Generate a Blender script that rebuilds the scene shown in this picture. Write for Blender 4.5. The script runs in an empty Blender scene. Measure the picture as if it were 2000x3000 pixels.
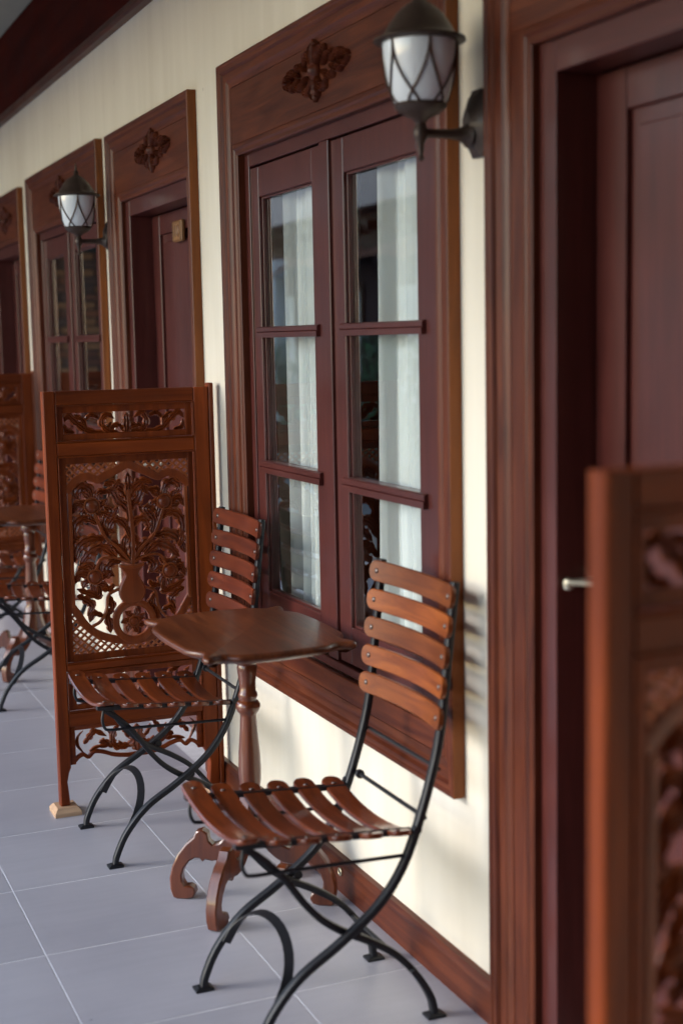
import bpy, math, random
from mathutils import Vector, Matrix
random.seed(7)
S = bpy.context.scene
COL = S.collection
PI = math.pi

# ------------------------------------------------------------------ camera
CAMZ = 1.45
YAW, PITCH, ROLL = math.radians(23.137), math.radians(7.045), math.radians(-1.1387)
fw = Vector((math.sin(YAW) * math.cos(PITCH), math.cos(YAW) * math.cos(PITCH), -math.sin(PITCH)))
rt = Vector((math.cos(YAW), -math.sin(YAW), 0))
up = rt.cross(fw)
r2 = math.cos(ROLL) * rt + math.sin(ROLL) * up
u2 = -math.sin(ROLL) * rt + math.cos(ROLL) * up
cd = bpy.data.cameras.new('camera')
cam = bpy.data.objects.new('camera', cd)
COL.objects.link(cam)
mw = Matrix((r2, u2, -fw)).transposed().to_4x4()
mw.translation = Vector((0, 0, CAMZ))
cam.matrix_world = mw
cd.sensor_fit = 'HORIZONTAL'
cd.sensor_width = 24.0
cd.lens = 49.37
cd.clip_start = 0.05
cd.clip_end = 2000
cd.dof.use_dof = True
cd.dof.focus_distance = 4.1
cd.dof.aperture_fstop = 2.2
cd.dof.aperture_blades = 8
S.camera = cam

# ------------------------------------------------------------------ light
SUN_EL, SUN_AZ = math.radians(26), Vector((-0.96, 0.26))     # soft light from the garden, beyond the table
W = bpy.data.worlds.new('World')
S.world = W
W.use_nodes = True
nt = W.node_tree
sky = nt.nodes.new('ShaderNodeTexSky')
sky.sky_type = 'NISHITA'
sky.sun_disc = False
sky.sun_elevation = SUN_EL
sky.sun_rotation = math.atan2(SUN_AZ.x, SUN_AZ.y)
sky.air_density = 1.0
sky.dust_density = 0.6
sky.ozone_density = 1.0
bg = nt.nodes['Background']
bg.inputs['Strength'].default_value = 0.15
nt.links.new(sky.outputs['Color'], bg.inputs['Color'])
sl = bpy.data.lights.new('sun', 'SUN')
sl.energy = 0.5
sl.angle = math.radians(19)
sl.color = (1.0, 0.96, 0.91)
so = bpy.data.objects.new('sun', sl)
COL.objects.link(so)
sd = Vector((SUN_AZ.x, SUN_AZ.y, 0)).normalized() * math.cos(SUN_EL) + Vector((0, 0, math.sin(SUN_EL)))
so.rotation_euler = sd.to_track_quat('Z', 'Y').to_euler()
so.location = (-6, 8, 6)
S.view_settings.view_transform = 'Standard'
S.view_settings.look = 'None'
S.view_settings.exposure = 1.84
S.view_settings.gamma = 1.0
S.render.engine = 'CYCLES'
S.cycles.max_bounces = 10
S.cycles.diffuse_bounces = 5
S.cycles.transparent_max_bounces = 12
S.cycles.use_denoising = True

# ------------------------------------------------------------------ materials
def newmat(name):
    m = bpy.data.materials.new(name)
    m.use_nodes = True
    n = m.node_tree
    return m, n, n.nodes['Principled BSDF']

def N(n, t, **kw):
    o = n.nodes.new(t)
    for k, v in kw.items():
        if k in o.inputs:
            o.inputs[k].default_value = v
        else:
            setattr(o, k, v)
    return o

def wood(name, dark, light, axis='z', rough=0.38, coat=0.25, crough=0.18, grain=26.0, var=0.3, bump=0.12, wear=0.0, spec=0.35, cior=1.5, edge=0.0):
    m, n, p = newmat(name)
    L = n.links.new
    tc = N(n, 'ShaderNodeTexCoord')
    oi = N(n, 'ShaderNodeObjectInfo')
    mp = N(n, 'ShaderNodeMapping')
    sc = [grain, grain, grain]
    sc['xyz'.index(axis)] = grain * 0.07
    mp.inputs['Scale'].default_value = sc
    off = N(n, 'ShaderNodeVectorMath', operation='SCALE')
    comb = N(n, 'ShaderNodeCombineXYZ')
    for k in ('X', 'Y', 'Z'):
        L(oi.outputs['Random'], comb.inputs[k])
    L(comb.outputs[0], off.inputs[0])
    off.inputs['Scale'].default_value = 37.0
    L(off.outputs[0], mp.inputs['Location'])
    L(tc.outputs['Object'], mp.inputs['Vector'])
    n1 = N(n, 'ShaderNodeTexNoise', Scale=1.0, Detail=7.0, Roughness=0.62, Distortion=0.9)
    L(mp.outputs[0], n1.inputs['Vector'])
    n2 = N(n, 'ShaderNodeTexNoise', Scale=5.0, Detail=3.0)
    L(tc.outputs['Object'], n2.inputs['Vector'])
    cr = N(n, 'ShaderNodeValToRGB')
    cr.color_ramp.elements[0].position = 0.28
    cr.color_ramp.elements[0].color = (*dark, 1)
    cr.color_ramp.elements[1].position = 0.74
    cr.color_ramp.elements[1].color = (*light, 1)
    L(n1.outputs['Fac'], cr.inputs['Fac'])
    hs = N(n, 'ShaderNodeHueSaturation')
    ma = N(n, 'ShaderNodeMath', operation='MULTIPLY_ADD')
    L(oi.outputs['Random'], ma.inputs[0])
    ma.inputs[1].default_value = var
    ma.inputs[2].default_value = 1.0 - var * 0.62
    mb = N(n, 'ShaderNodeMath', operation='MULTIPLY_ADD')
    L(n2.outputs['Fac'], mb.inputs[0])
    mb.inputs[1].default_value = 0.7
    mb.inputs[2].default_value = 0.65
    mm = N(n, 'ShaderNodeMath', operation='MULTIPLY')
    L(ma.outputs[0], mm.inputs[0])
    L(mb.outputs[0], mm.inputs[1])
    L(mm.outputs[0], hs.inputs['Value'])
    L(cr.outputs['Color'], hs.inputs['Color'])
    col = hs.outputs['Color']
    if wear > 0:
        n3 = N(n, 'ShaderNodeTexNoise', Scale=55.0, Detail=5.0, Roughness=0.7)
        L(tc.outputs['Object'], n3.inputs['Vector'])
        r3 = N(n, 'ShaderNodeMapRange')
        r3.inputs['From Min'].default_value = 0.64
        r3.inputs['From Max'].default_value = 0.72
        r3.inputs['To Max'].default_value = wear
        L(n3.outputs['Fac'], r3.inputs['Value'])
        mx = N(n, 'ShaderNodeMix', data_type='RGBA')
        L(r3.outputs[0], mx.inputs[0])
        L(col, mx.inputs[6])
        mx.inputs[7].default_value = (light[0] * 1.7, light[1] * 1.9, light[2] * 2.2, 1)
        col = mx.outputs[2]
    if edge > 0:
        gp = N(n, 'ShaderNodeNewGeometry')
        re_ = N(n, 'ShaderNodeMapRange')
        re_.inputs['From Min'].default_value = 0.535
        re_.inputs['From Max'].default_value = 0.66
        re_.inputs['To Max'].default_value = edge
        L(gp.outputs['Pointiness'], re_.inputs['Value'])
        me_ = N(n, 'ShaderNodeMix', data_type='RGBA')
        L(re_.outputs[0], me_.inputs[0])
        L(col, me_.inputs[6])
        me_.inputs[7].default_value = (light[0] * 1.55, light[1] * 2.3, light[2] * 6, 1)
        col = me_.outputs[2]
    L(col, p.inputs['Base Color'])
    rr = N(n, 'ShaderNodeMapRange')
    rr.inputs['To Min'].default_value = rough - 0.1
    rr.inputs['To Max'].default_value = rough + 0.14
    L(n2.outputs['Fac'], rr.inputs['Value'])
    L(rr.outputs[0], p.inputs['Roughness'])
    p.inputs['Coat Weight'].default_value = coat
    p.inputs['Coat Roughness'].default_value = crough
    p.inputs['Coat IOR'].default_value = cior
    p.inputs['Specular IOR Level'].default_value = spec
    bp = N(n, 'ShaderNodeBump', Strength=bump, Distance=0.004)
    L(n1.outputs['Fac'], bp.inputs['Height'])
    L(bp.outputs[0], p.inputs['Normal'])
    return m

def plain(name, col, rough=0.5, metal=0.0, coat=0.0, nscale=40.0, amt=0.25, bump=0.1, dist=0.002):
    m, n, p = newmat(name)
    L = n.links.new
    tc = N(n, 'ShaderNodeTexCoord')
    n1 = N(n, 'ShaderNodeTexNoise', Scale=nscale, Detail=6.0, Roughness=0.6)
    L(tc.outputs['Object'], n1.inputs['Vector'])
    hs = N(n, 'ShaderNodeHueSaturation')
    hs.inputs['Color'].default_value = (*col, 1)
    mr = N(n, 'ShaderNodeMapRange')
    mr.inputs['To Min'].default_value = 1 - amt
    mr.inputs['To Max'].default_value = 1 + amt
    L(n1.outputs['Fac'], mr.inputs['Value'])
    L(mr.outputs[0], hs.inputs['Value'])
    L(hs.outputs[0], p.inputs['Base Color'])
    p.inputs['Roughness'].default_value = rough
    p.inputs['Metallic'].default_value = metal
    p.inputs['Coat Weight'].default_value = coat
    bp = N(n, 'ShaderNodeBump', Strength=bump, Distance=dist)
    L(n1.outputs['Fac'], bp.inputs['Height'])
    L(bp.outputs[0], p.inputs['Normal'])
    return m

TK_D, TK_L = (0.090, 0.0120, 0.0010), (0.250, 0.045, 0.0045)        # varnished teak
TEAK = {a: wood('teak_' + a, TK_D, TK_L, a, rough=0.44, coat=0.05, crough=0.25, spec=0.22) for a in 'xyz'}
CARVED = wood('carved_teak', TK_D, TK_L, 'z', rough=0.40, coat=0.25, crough=0.2, spec=0.3, edge=0.8)
MH_D, MH_L = (0.044, 0.0066, 0.0034), (0.145, 0.035, 0.012)        # red-brown stained joinery
JOIN = {a: wood('joinery_' + a, MH_D, MH_L, a, rough=0.40, coat=0.06, crough=0.2, spec=0.25, grain=40, bump=0.06, var=0.2, wear=0.12) for a in 'xyz'}
EDGE = {a: wood('edge_stain_' + a, (0.14, 0.035, 0.004), (0.26, 0.073, 0.010), a, rough=0.5, coat=0.05, var=0.15, wear=0.25) for a in 'yz'}
SASH = {a: wood('sash_paint_' + a, (0.056, 0.0105, 0.008), (0.088, 0.0185, 0.0145), a, rough=0.42, coat=0.5, crough=0.18, cior=1.55, spec=0.25, grain=40, var=0.12, bump=0.05, wear=0.06) for a in 'yz'}
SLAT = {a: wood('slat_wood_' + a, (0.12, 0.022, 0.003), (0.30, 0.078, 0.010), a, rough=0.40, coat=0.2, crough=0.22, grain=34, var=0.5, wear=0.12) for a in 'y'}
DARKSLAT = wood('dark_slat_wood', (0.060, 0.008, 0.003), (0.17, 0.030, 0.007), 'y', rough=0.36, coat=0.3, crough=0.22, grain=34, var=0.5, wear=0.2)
SEATW = wood('seat_wood', (0.065, 0.011, 0.003), (0.23, 0.048, 0.010), 'y', rough=0.32, coat=0.6, crough=0.10, grain=46, var=0.6, wear=0.25, spec=.25)
TABLEW = wood('table_wood', (0.040, 0.008, 0.0026), (0.16, 0.042, 0.011), 'y', rough=0.36, coat=0.35, crough=0.2, spec=.25, grain=30, var=0.1)
TABLEZ = wood('table_wood_z', (0.060, 0.012, 0.004), (0.17, 0.040, 0.009), 'z', rough=0.30, coat=0.7, crough=0.09, grain=22, var=0.1)
BEAMW = wood('beam_wood', (0.040, 0.0042, 0.0022), (0.100, 0.012, 0.006), 'y', rough=0.7, coat=0.0, spec=0.05, grain=9, var=0.1)
PALEW = wood('pale_wood', (0.34, 0.20, 0.115), (0.52, 0.34, 0.21), 'x', rough=0.6, coat=0.0, var=0.2)
PLAQW = wood('plaque_wood', (0.16, 0.065, 0.02), (0.30, 0.15, 0.055), 'z', rough=0.5, coat=0.1)
IRON = plain('black_iron', (0.0045, 0.0055, 0.009), 0.50, 0.0, 0.0, 90, 0.4, 0.15)
RIVET = plain('rivet_steel', (0.16, 0.13, 0.12), 0.35, 0.85, 0.0, 80, 0.3)
BRONZE = plain('aged_bronze', (0.050, 0.030, 0.022), 0.5, 0.3, 0.1, 60, 0.55, 0.2)
COPPER = plain('lamp_rib_metal', (0.062, 0.030, 0.020), 0.42, 0.4, 0.1, 60, 0.4)
OPAL = plain('opal_glass', (0.76, 0.80, 0.84), 0.22, 0.0, 0.4, 8, 0.03, 0.0)
CREAMH = plain('ivory_metal', (0.42, 0.39, 0.31), 0.3, 0.6, 0.2)
GROUT = plain('grout', (0.60, 0.60, 0.63), 0.9, 0, 0, 14, 0.35)
DARKPANEL = plain('dark_panel', (0.02, 0.02, 0.025), 0.9, 0, 0, 200, 0.4)
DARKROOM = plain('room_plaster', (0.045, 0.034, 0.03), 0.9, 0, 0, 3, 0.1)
GREYCEIL = plain('ceiling_board', (0.42, 0.385, 0.30), 0.9, 0, 0, 7, 0.18)
GROUND = plain('garden_paving', (0.30, 0.29, 0.27), 0.9, 0, 0, 3, 0.3)
CREAMW = plain('far_plaster', (0.84, 0.82, 0.80), 0.9, 0, 0, 3, 0.1)
ROOFT = plain('roof_tile', (0.30, 0.12, 0.07), 0.8, 0, 0, 5, 0.4)
LEAFM = [plain('shrub_leaf_%d' % i, c, 0.5, 0, 0.1, 4, 0.4) for i, c in enumerate([(0.07, 0.16, 0.04), (0.11, 0.22, 0.06), (0.03, 0.075, 0.025)])]
BARK = plain('bark', (0.10, 0.07, 0.05), 0.9, 0, 0, 20, 0.4)
BRICK = [plain('brick_%d' % i, c, 0.9, 0, 0, 30, 0.3) for i, c in enumerate([(0.16, 0.06, 0.03), (0.11, 0.045, 0.028), (0.20, 0.095, 0.045), (0.08, 0.045, 0.035)])]
MORTAR = plain('mortar', (0.03, 0.03, 0.032), 0.95, 0, 0, 30, 0.3)

def plaster():
    m, n, p = newmat('cream_plaster')
    L = n.links.new
    tc = N(n, 'ShaderNodeTexCoord')
    mp = N(n, 'ShaderNodeMapping')
    mp.inputs['Scale'].default_value = (9, 9, 0.9)
    L(tc.outputs['Object'], mp.inputs['Vector'])
    n1 = N(n, 'ShaderNodeTexNoise', Scale=1.0, Detail=6.0, Roughness=0.6)
    L(mp.outputs[0], n1.inputs['Vector'])
    n2 = N(n, 'ShaderNodeTexNoise', Scale=1.3, Detail=4.0)
    L(tc.outputs['Object'], n2.inputs['Vector'])
    n3 = N(n, 'ShaderNodeTexNoise', Scale=70.0, Detail=5.0)
    L(tc.outputs['Object'], n3.inputs['Vector'])
    cr = N(n, 'ShaderNodeValToRGB')
    cr.color_ramp.elements[0].position = 0.25
    cr.color_ramp.elements[0].color = (0.60, 0.54, 0.43, 1)
    cr.color_ramp.elements[1].position = 0.7
    cr.color_ramp.elements[1].color = (0.79, 0.74, 0.63, 1)
    ad = N(n, 'ShaderNodeMath', operation='MULTIPLY_ADD')
    L(n1.outputs['Fac'], ad.inputs[0])
    ad.inputs[1].default_value = 0.5
    sc = N(n, 'ShaderNodeMath', operation='MULTIPLY')
    L(n2.outputs['Fac'], sc.inputs[0])
    sc.inputs[1].default_value = 0.5
    L(sc.outputs[0], ad.inputs[2])
    L(ad.outputs[0], cr.inputs['Fac'])
    # a few small dark scuffs
    n4 = N(n, 'ShaderNodeTexNoise', Scale=14.0, Detail=2.0)
    L(tc.outputs['Object'], n4.inputs['Vector'])
    r4 = N(n, 'ShaderNodeMapRange')
    r4.inputs['From Min'].default_value = 0.745
    r4.inputs['From Max'].default_value = 0.78
    r4.inputs['To Max'].default_value = 0.45
    L(n4.outputs['Fac'], r4.inputs['Value'])
    mx = N(n, 'ShaderNodeMix', data_type='RGBA')
    L(r4.outputs[0], mx.inputs[0])
    L(cr.outputs[0], mx.inputs[6])
    mx.inputs[7].default_value = (0.30, 0.25, 0.2, 1)
    L(mx.outputs[2], p.inputs['Base Color'])
    p.inputs['Roughness'].default_value = 0.75
    bp = N(n, 'ShaderNodeBump', Strength=0.25, Distance=0.003)
    s2 = N(n, 'ShaderNodeMath', operation='MULTIPLY_ADD')
    L(n3.outputs['Fac'], s2.inputs[0])
    s2.inputs[1].default_value = 0.35
    L(n1.outputs['Fac'], s2.inputs[2])
    L(s2.outputs[0], bp.inputs['Height'])
    L(bp.outputs[0], p.inputs['Normal'])
    return m
PLASTER = plaster()

def tilemat():
    m, n, p = newmat('grey_tile')
    L = n.links.new
    tc = N(n, 'ShaderNodeTexCoord')
    oi = N(n, 'ShaderNodeObjectInfo')
    n1 = N(n, 'ShaderNodeTexNoise', Scale=9.0, Detail=8.0, Roughness=0.65)
    ad = N(n, 'ShaderNodeVectorMath', operation='ADD')
    L(tc.outputs['Object'], ad.inputs[0])
    cx = N(n, 'ShaderNodeCombineXYZ')
    mu = N(n, 'ShaderNodeMath', operation='MULTIPLY')
    L(oi.outputs['Random'], mu.inputs[0])
    mu.inputs[1].default_value = 60
    L(mu.outputs[0], cx.inputs['X'])
    L(mu.outputs[0], cx.inputs['Z'])
    L(cx.outputs[0], ad.inputs[1])
    L(ad.outputs[0], n1.inputs['Vector'])
    n2 = N(n, 'ShaderNodeTexNoise', Scale=300.0, Detail=2.0)
    L(ad.outputs[0], n2.inputs['Vector'])
    ms = N(n, 'ShaderNodeMapping')
    ms.inputs['Scale'].default_value = (3.5, 42, 1)
    L(ad.outputs[0], ms.inputs['Vector'])
    n5 = N(n, 'ShaderNodeTexNoise', Scale=1.0, Detail=5.0, Roughness=0.6)
    L(ms.outputs[0], n5.inputs['Vector'])
    geo = N(n, 'ShaderNodeNewGeometry')
    n6 = N(n, 'ShaderNodeTexNoise', Scale=2.3, Detail=6.0, Roughness=0.65)
    L(geo.outputs['Position'], n6.inputs['Vector'])
    cr = N(n, 'ShaderNodeValToRGB')
    cr.color_ramp.elements[0].position = 0.3
    cr.color_ramp.elements[0].color = (0.300, 0.303, 0.352, 1)
    cr.color_ramp.elements[1].position = 0.72
    cr.color_ramp.elements[1].color = (0.425, 0.427, 0.478, 1)
    a1 = N(n, 'ShaderNodeMath', operation='MULTIPLY_ADD')
    L(n5.outputs['Fac'], a1.inputs[0])
    a1.inputs[1].default_value = 0.22
    a2 = N(n, 'ShaderNodeMath', operation='MULTIPLY_ADD')
    L(n6.outputs['Fac'], a2.inputs[0])
    a2.inputs[1].default_value = 0.55
    a2.inputs[2].default_value = 0.11
    L(a2.outputs[0], a1.inputs[2])
    L(a1.outputs[0], cr.inputs['Fac'])
    hs = N(n, 'ShaderNodeHueSaturation')
    L(cr.outputs[0], hs.inputs['Color'])
    mr = N(n, 'ShaderNodeMapRange')
    mr.inputs['To Min'].default_value = 0.91
    mr.inputs['To Max'].default_value = 1.06
    L(oi.outputs['Random'], mr.inputs['Value'])
    L(mr.outputs[0], hs.inputs['Value'])
    L(hs.outputs[0], p.inputs['Base Color'])
    r = N(n, 'ShaderNodeMapRange')
    r.inputs['To Min'].default_value = 0.18
    r.inputs['To Max'].default_value = 0.50
    L(n6.outputs['Fac'], r.inputs['Value'])
    L(r.outputs[0], p.inputs['Roughness'])
    bp = N(n, 'ShaderNodeBump', Strength=0.06, Distance=0.001)
    L(n2.outputs['Fac'], bp.inputs['Height'])
    L(bp.outputs[0], p.inputs['Normal'])
    return m
TILE = tilemat()

def glassmat():
    m = bpy.data.materials.new('window_glass')
    m.use_nodes = True
    n = m.node_tree
    n.nodes.remove(n.nodes['Principled BSDF'])
    L = n.links.new
    out = n.nodes['Material Output']
    tr = N(n, 'ShaderNodeBsdfTransparent')
    tr.inputs['Color'].default_value = (0.93, 0.97, 0.95, 1)
    gl = N(n, 'ShaderNodeBsdfGlossy')
    gl.inputs['Roughness'].default_value = 0.0
    ge = N(n, 'ShaderNodeNewGeometry')
    dt = N(n, 'ShaderNodeVectorMath', operation='DOT_PRODUCT')
    L(ge.outputs['Normal'], dt.inputs[0])
    L(ge.outputs['Incoming'], dt.inputs[1])
    ab = N(n, 'ShaderNodeMath', operation='ABSOLUTE')
    L(dt.outputs['Value'], ab.inputs[0])
    om = N(n, 'ShaderNodeMath', operation='SUBTRACT')
    om.inputs[0].default_value = 1.0
    L(ab.outputs[0], om.inputs[1])
    pw = N(n, 'ShaderNodeMath', operation='POWER')
    L(om.outputs[0], pw.inputs[0])
    pw.inputs[1].default_value = 5.0
    fr = N(n, 'ShaderNodeMath', operation='MULTIPLY_ADD', use_clamp=True)   # both faces of a thin pane
    L(pw.outputs[0], fr.inputs[0])
    fr.inputs[1].default_value = 2.5
    fr.inputs[2].default_value = 0.095
    bp = N(n, 'ShaderNodeBump', Strength=0.02, Distance=0.01)
    tc = N(n, 'ShaderNodeTexCoord')
    nz = N(n, 'ShaderNodeTexNoise', Scale=3.0, Detail=1.0)
    L(tc.outputs['Object'], nz.inputs['Vector'])
    L(nz.outputs['Fac'], bp.inputs['Height'])
    L(bp.outputs[0], gl.inputs['Normal'])
    mx = N(n, 'ShaderNodeMixShader')
    L(fr.outputs[0], mx.inputs[0])
    L(tr.outputs[0], mx.inputs[1])
    L(gl.outputs[0], mx.inputs[2])
    L(mx.outputs[0], out.inputs['Surface'])
    return m
GLASS = glassmat()

def curtainmat(thin=0.0):
    m, n, p = newmat('sheer_curtain')
    L = n.links.new
    out = n.nodes['Material Output']
    p.inputs['Base Color'].default_value = (0.90, 0.92, 0.92, 1)
    p.inputs['Roughness'].default_value = 0.9
    tl = N(n, 'ShaderNodeBsdfTranslucent')
    tl.inputs['Color'].default_value = (0.8, 0.82, 0.84, 1)
    m1 = N(n, 'ShaderNodeMixShader')
    m1.inputs[0].default_value = 0.18
    L(p.outputs[0], m1.inputs[1])
    L(tl.outputs[0], m1.inputs[2])
    tp = N(n, 'ShaderNodeBsdfTransparent')
    m2 = N(n, 'ShaderNodeMixShader')
    m2.inputs[0].default_value = thin
    L(m1.outputs[0], m2.inputs[1])
    L(tp.outputs[0], m2.inputs[2])
    L(m2.outputs[0], out.inputs['Surface'])
    return m
CURTAIN = curtainmat()
SHEER = curtainmat(0.45)

# ------------------------------------------------------------------ mesh helpers
class MB:
    def __init__(s):
        s.v, s.f = [], []

    def add(s, vs, fs):
        o = len(s.v)
        s.v += [tuple(v) for v in vs]
        s.f += [tuple(i + o for i in f) for f in fs]

    def box(s, a, b, c=0.002):
        (x0, x1), (y0, y1), (z0, z1) = sorted((a[0], b[0])), sorted((a[1], b[1])), sorted((a[2], b[2]))
        c = min(c, (x1 - x0) * .45, (y1 - y0) * .45, (z1 - z0) * .45)
        if c <= 0:
            vs = [(x, y, z) for x in (x0, x1) for y in (y0, y1) for z in (z0, z1)]
            s.add(vs, [(0, 1, 3, 2), (4, 6, 7, 5), (0, 4, 5, 1), (2, 3, 7, 6), (0, 2, 6, 4), (1, 5, 7, 3)])
            return
        vs, idx = [], {}
        for i, x in enumerate((x0, x1)):
            for j, y in enumerate((y0, y1)):
                for k, z in enumerate((z0, z1)):
                    dx, dy, dz = (c, -c)[i], (c, -c)[j], (c, -c)[k]
                    for ax, q in enumerate(((x, y + dy, z + dz), (x + dx, y, z + dz), (x + dx, y + dy, z))):
                        idx[(i, j, k, ax)] = len(vs)
                        vs.append(q)
        I = lambda i, j, k, a: idx[(i, j, k, a)]
        fs = []
        for i in (0, 1):
            q = [I(i, 0, 0, 0), I(i, 0, 1, 0), I(i, 1, 1, 0), I(i, 1, 0, 0)]
            fs.append(q if i == 0 else q[::-1])
            q = [I(0, i, 0, 1), I(1, i, 0, 1), I(1, i, 1, 1), I(0, i, 1, 1)]
            fs.append(q if i == 0 else q[::-1])
            q = [I(0, 0, i, 2), I(0, 1, i, 2), I(1, 1, i, 2), I(1, 0, i, 2)]
            fs.append(q if i == 0 else q[::-1])
        for a in (0, 1):
            for b_ in (0, 1):
                fs.append([I(0, a, b_, 1), I(1, a, b_, 1), I(1, a, b_, 2), I(0, a, b_, 2)])
                fs.append([I(a, 0, b_, 0), I(a, 1, b_, 0), I(a, 1, b_, 2), I(a, 0, b_, 2)])
                fs.append([I(a, b_, 0, 0), I(a, b_, 1, 0), I(a, b_, 1, 1), I(a, b_, 0, 1)])
        for i in (0, 1):
            for j in (0, 1):
                for k in (0, 1):
                    fs.append([I(i, j, k, 0), I(i, j, k, 1), I(i, j, k, 2)])
        s.add(vs, fs)

    def sweep(s, path, prof, side, cap=True, closed=False):
        """prof: (a,b) pairs; a along 'side', b along side x tangent"""
        P = [Vector(p) for p in path]
        n, k = len(P), len(prof)
        side = Vector(side)
        vs = []
        for i in range(n):
            if closed:
                t = P[(i + 1) % n] - P[i - 1]
            else:
                t = P[min(i + 1, n - 1)] - P[max(i - 1, 0)]
            t.normalize()
            sd_ = (side - t * side.dot(t))
            if sd_.length < 1e-5:
                sd_ = t.orthogonal()
            sd_.normalize()
            nn = sd_.cross(t)
            for a, b in prof:
                vs.append(P[i] + sd_ * a + nn * b)
        fs = []
        for i in range(n if closed else n - 1):
            i2 = (i + 1) % n
            for j in range(k):
                j2 = (j + 1) % k
                fs.append((i * k + j, i * k + j2, i2 * k + j2, i2 * k + j))
        if cap and not closed:
            fs.append(tuple(range(k))[::-1])
            fs.append(tuple((n - 1) * k + j for j in range(k)))
        s.add(vs, fs)

    def tube(s, path, r, seg=8):
        s.sweep(path, [(r * math.cos(2 * PI * j / seg), r * math.sin(2 * PI * j / seg)) for j in range(seg)], (0.13, 0.97, 0.2))

    def lathe(s, prof, c=(0, 0, 0), seg=20, axis='z', phase=0.0, sx=1.0, sy=1.0):
        vs, fs = [], []
        n = len(prof)
        for h, r in prof:
            for j in range(seg):
                a = 2 * PI * j / seg + phase
                p, q = r * math.cos(a) * sx, r * math.sin(a) * sy
                if axis == 'z':
                    vs.append((c[0] + p, c[1] + q, c[2] + h))
                elif axis == 'x':
                    vs.append((c[0] + h, c[1] + p, c[2] + q))
                else:
                    vs.append((c[0] + p, c[1] + h, c[2] + q))
        for i in range(n - 1):
            for j in range(seg):
                j2 = (j + 1) % seg
                fs.append((i * seg + j, i * seg + j2, (i + 1) * seg + j2, (i + 1) * seg + j))
        fs.append(tuple(range(seg))[::-1])
        fs.append(tuple((n - 1) * seg + j for j in range(seg)))
        s.add(vs, fs)

    def prism(s, outline, to3, t0, t1, ch=0.003):
        """outline 2D polygon (ccw), extruded t0..t1 along third coordinate via to3(a,b,t), small chamfer on both rims"""
        n = len(outline)
        inn = inset(outline, ch)
        vs = [to3(a, b, t0) for a, b in inn] + [to3(a, b, t0 + ch) for a, b in outline] + \
             [to3(a, b, t1 - ch) for a, b in outline] + [to3(a, b, t1) for a, b in inn]
        fs = []
        for r in range(3):
            for j in range(n):
                j2 = (j + 1) % n
                fs.append((r * n + j, r * n + j2, (r + 1) * n + j2, (r + 1) * n + j))
        fs.append(tuple(range(n))[::-1])
        fs.append(tuple(3 * n + j for j in range(n)))
        s.add(vs, fs)

    def mesh(s, name, mat, smooth=35):
        me = bpy.data.meshes.new(name)
        me.from_pydata(s.v, [], s.f)
        import bmesh
        bm = bmesh.new()
        bm.from_mesh(me)
        bmesh.ops.recalc_face_normals(bm, faces=bm.faces)
        bm.to_mesh(me)
        bm.free()
        me.materials.append(mat)
        if smooth:
            for p in me.polygons:
                p.use_smooth = True
            me.set_sharp_from_angle(angle=math.radians(smooth))
        return me

    def build(s, name, mat, parent=None, smooth=35, loc=None, rot=None):
        return link(s.mesh(name, mat, smooth), name, parent, loc, rot)

def inset(poly, d):
    n = len(poly)
    out = []
    area = sum(poly[i][0] * poly[(i + 1) % n][1] - poly[(i + 1) % n][0] * poly[i][1] for i in range(n))
    sg = 1 if area > 0 else -1
    for i in range(n):
        p, a, b = Vector(poly[i]), Vector(poly[i - 1]), Vector(poly[(i + 1) % n])
        t = (b - a)
        if t.length < 1e-9:
            out.append(tuple(p))
            continue
        t.normalize()
        out.append((p.x - t.y * d * sg, p.y + t.x * d * sg))
    return out

def link(me, name, parent=None, loc=None, rot=None):
    o = bpy.data.objects.new(name, me)
    COL.objects.link(o)
    if parent is not None:
        o.parent = parent
    if loc is not None:
        o.location = loc
    if rot is not None:
        o.rotation_euler = rot
    return o

def thing(name, label, cat, loc=(0, 0, 0), rz=0.0, group=None):
    o = bpy.data.objects.new(name, None)
    COL.objects.link(o)
    o.location = loc
    o.rotation_euler = (0, 0, rz)
    tag(o, label, cat, group)
    return o

def tag(o, label=None, cat=None, group=None, kind=None):
    if label: o['label'] = label
    if cat: o['category'] = cat
    if group: o['group'] = group
    if kind: o['kind'] = kind
    return o

def dup(o, parent=None):
    c = o.copy()
    COL.objects.link(c)
    if parent is not None:
        c.parent = parent
    for ch in list(o.children):
        dup(ch, c)
    return c

def cr(pts, n=8):
    """Catmull-Rom through points"""
    P = [Vector(p) for p in pts]
    P = [P[0] * 2 - P[1]] + P + [P[-1] * 2 - P[-2]]
    out = []
    for i in range(1, len(P) - 2):
        for k in range(n):
            t = k / n
            a, b, c, d = P[i - 1], P[i], P[i + 1], P[i + 2]
            out.append(0.5 * ((2 * b) + (c - a) * t + (2 * a - 5 * b + 4 * c - d) * t * t + (3 * b - a - 3 * c + d) * t ** 3))
    out.append(P[-2])
    return out

# ------------------------------------------------------------------ setting
WX = 1.395                     # face of the plaster wall
P = 2.985                      # one room's length along the veranda
DOORS = [1.915, 4.91, 7.815, 10.80]
WINS = [3.34, 6.33, 9.30]

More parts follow.
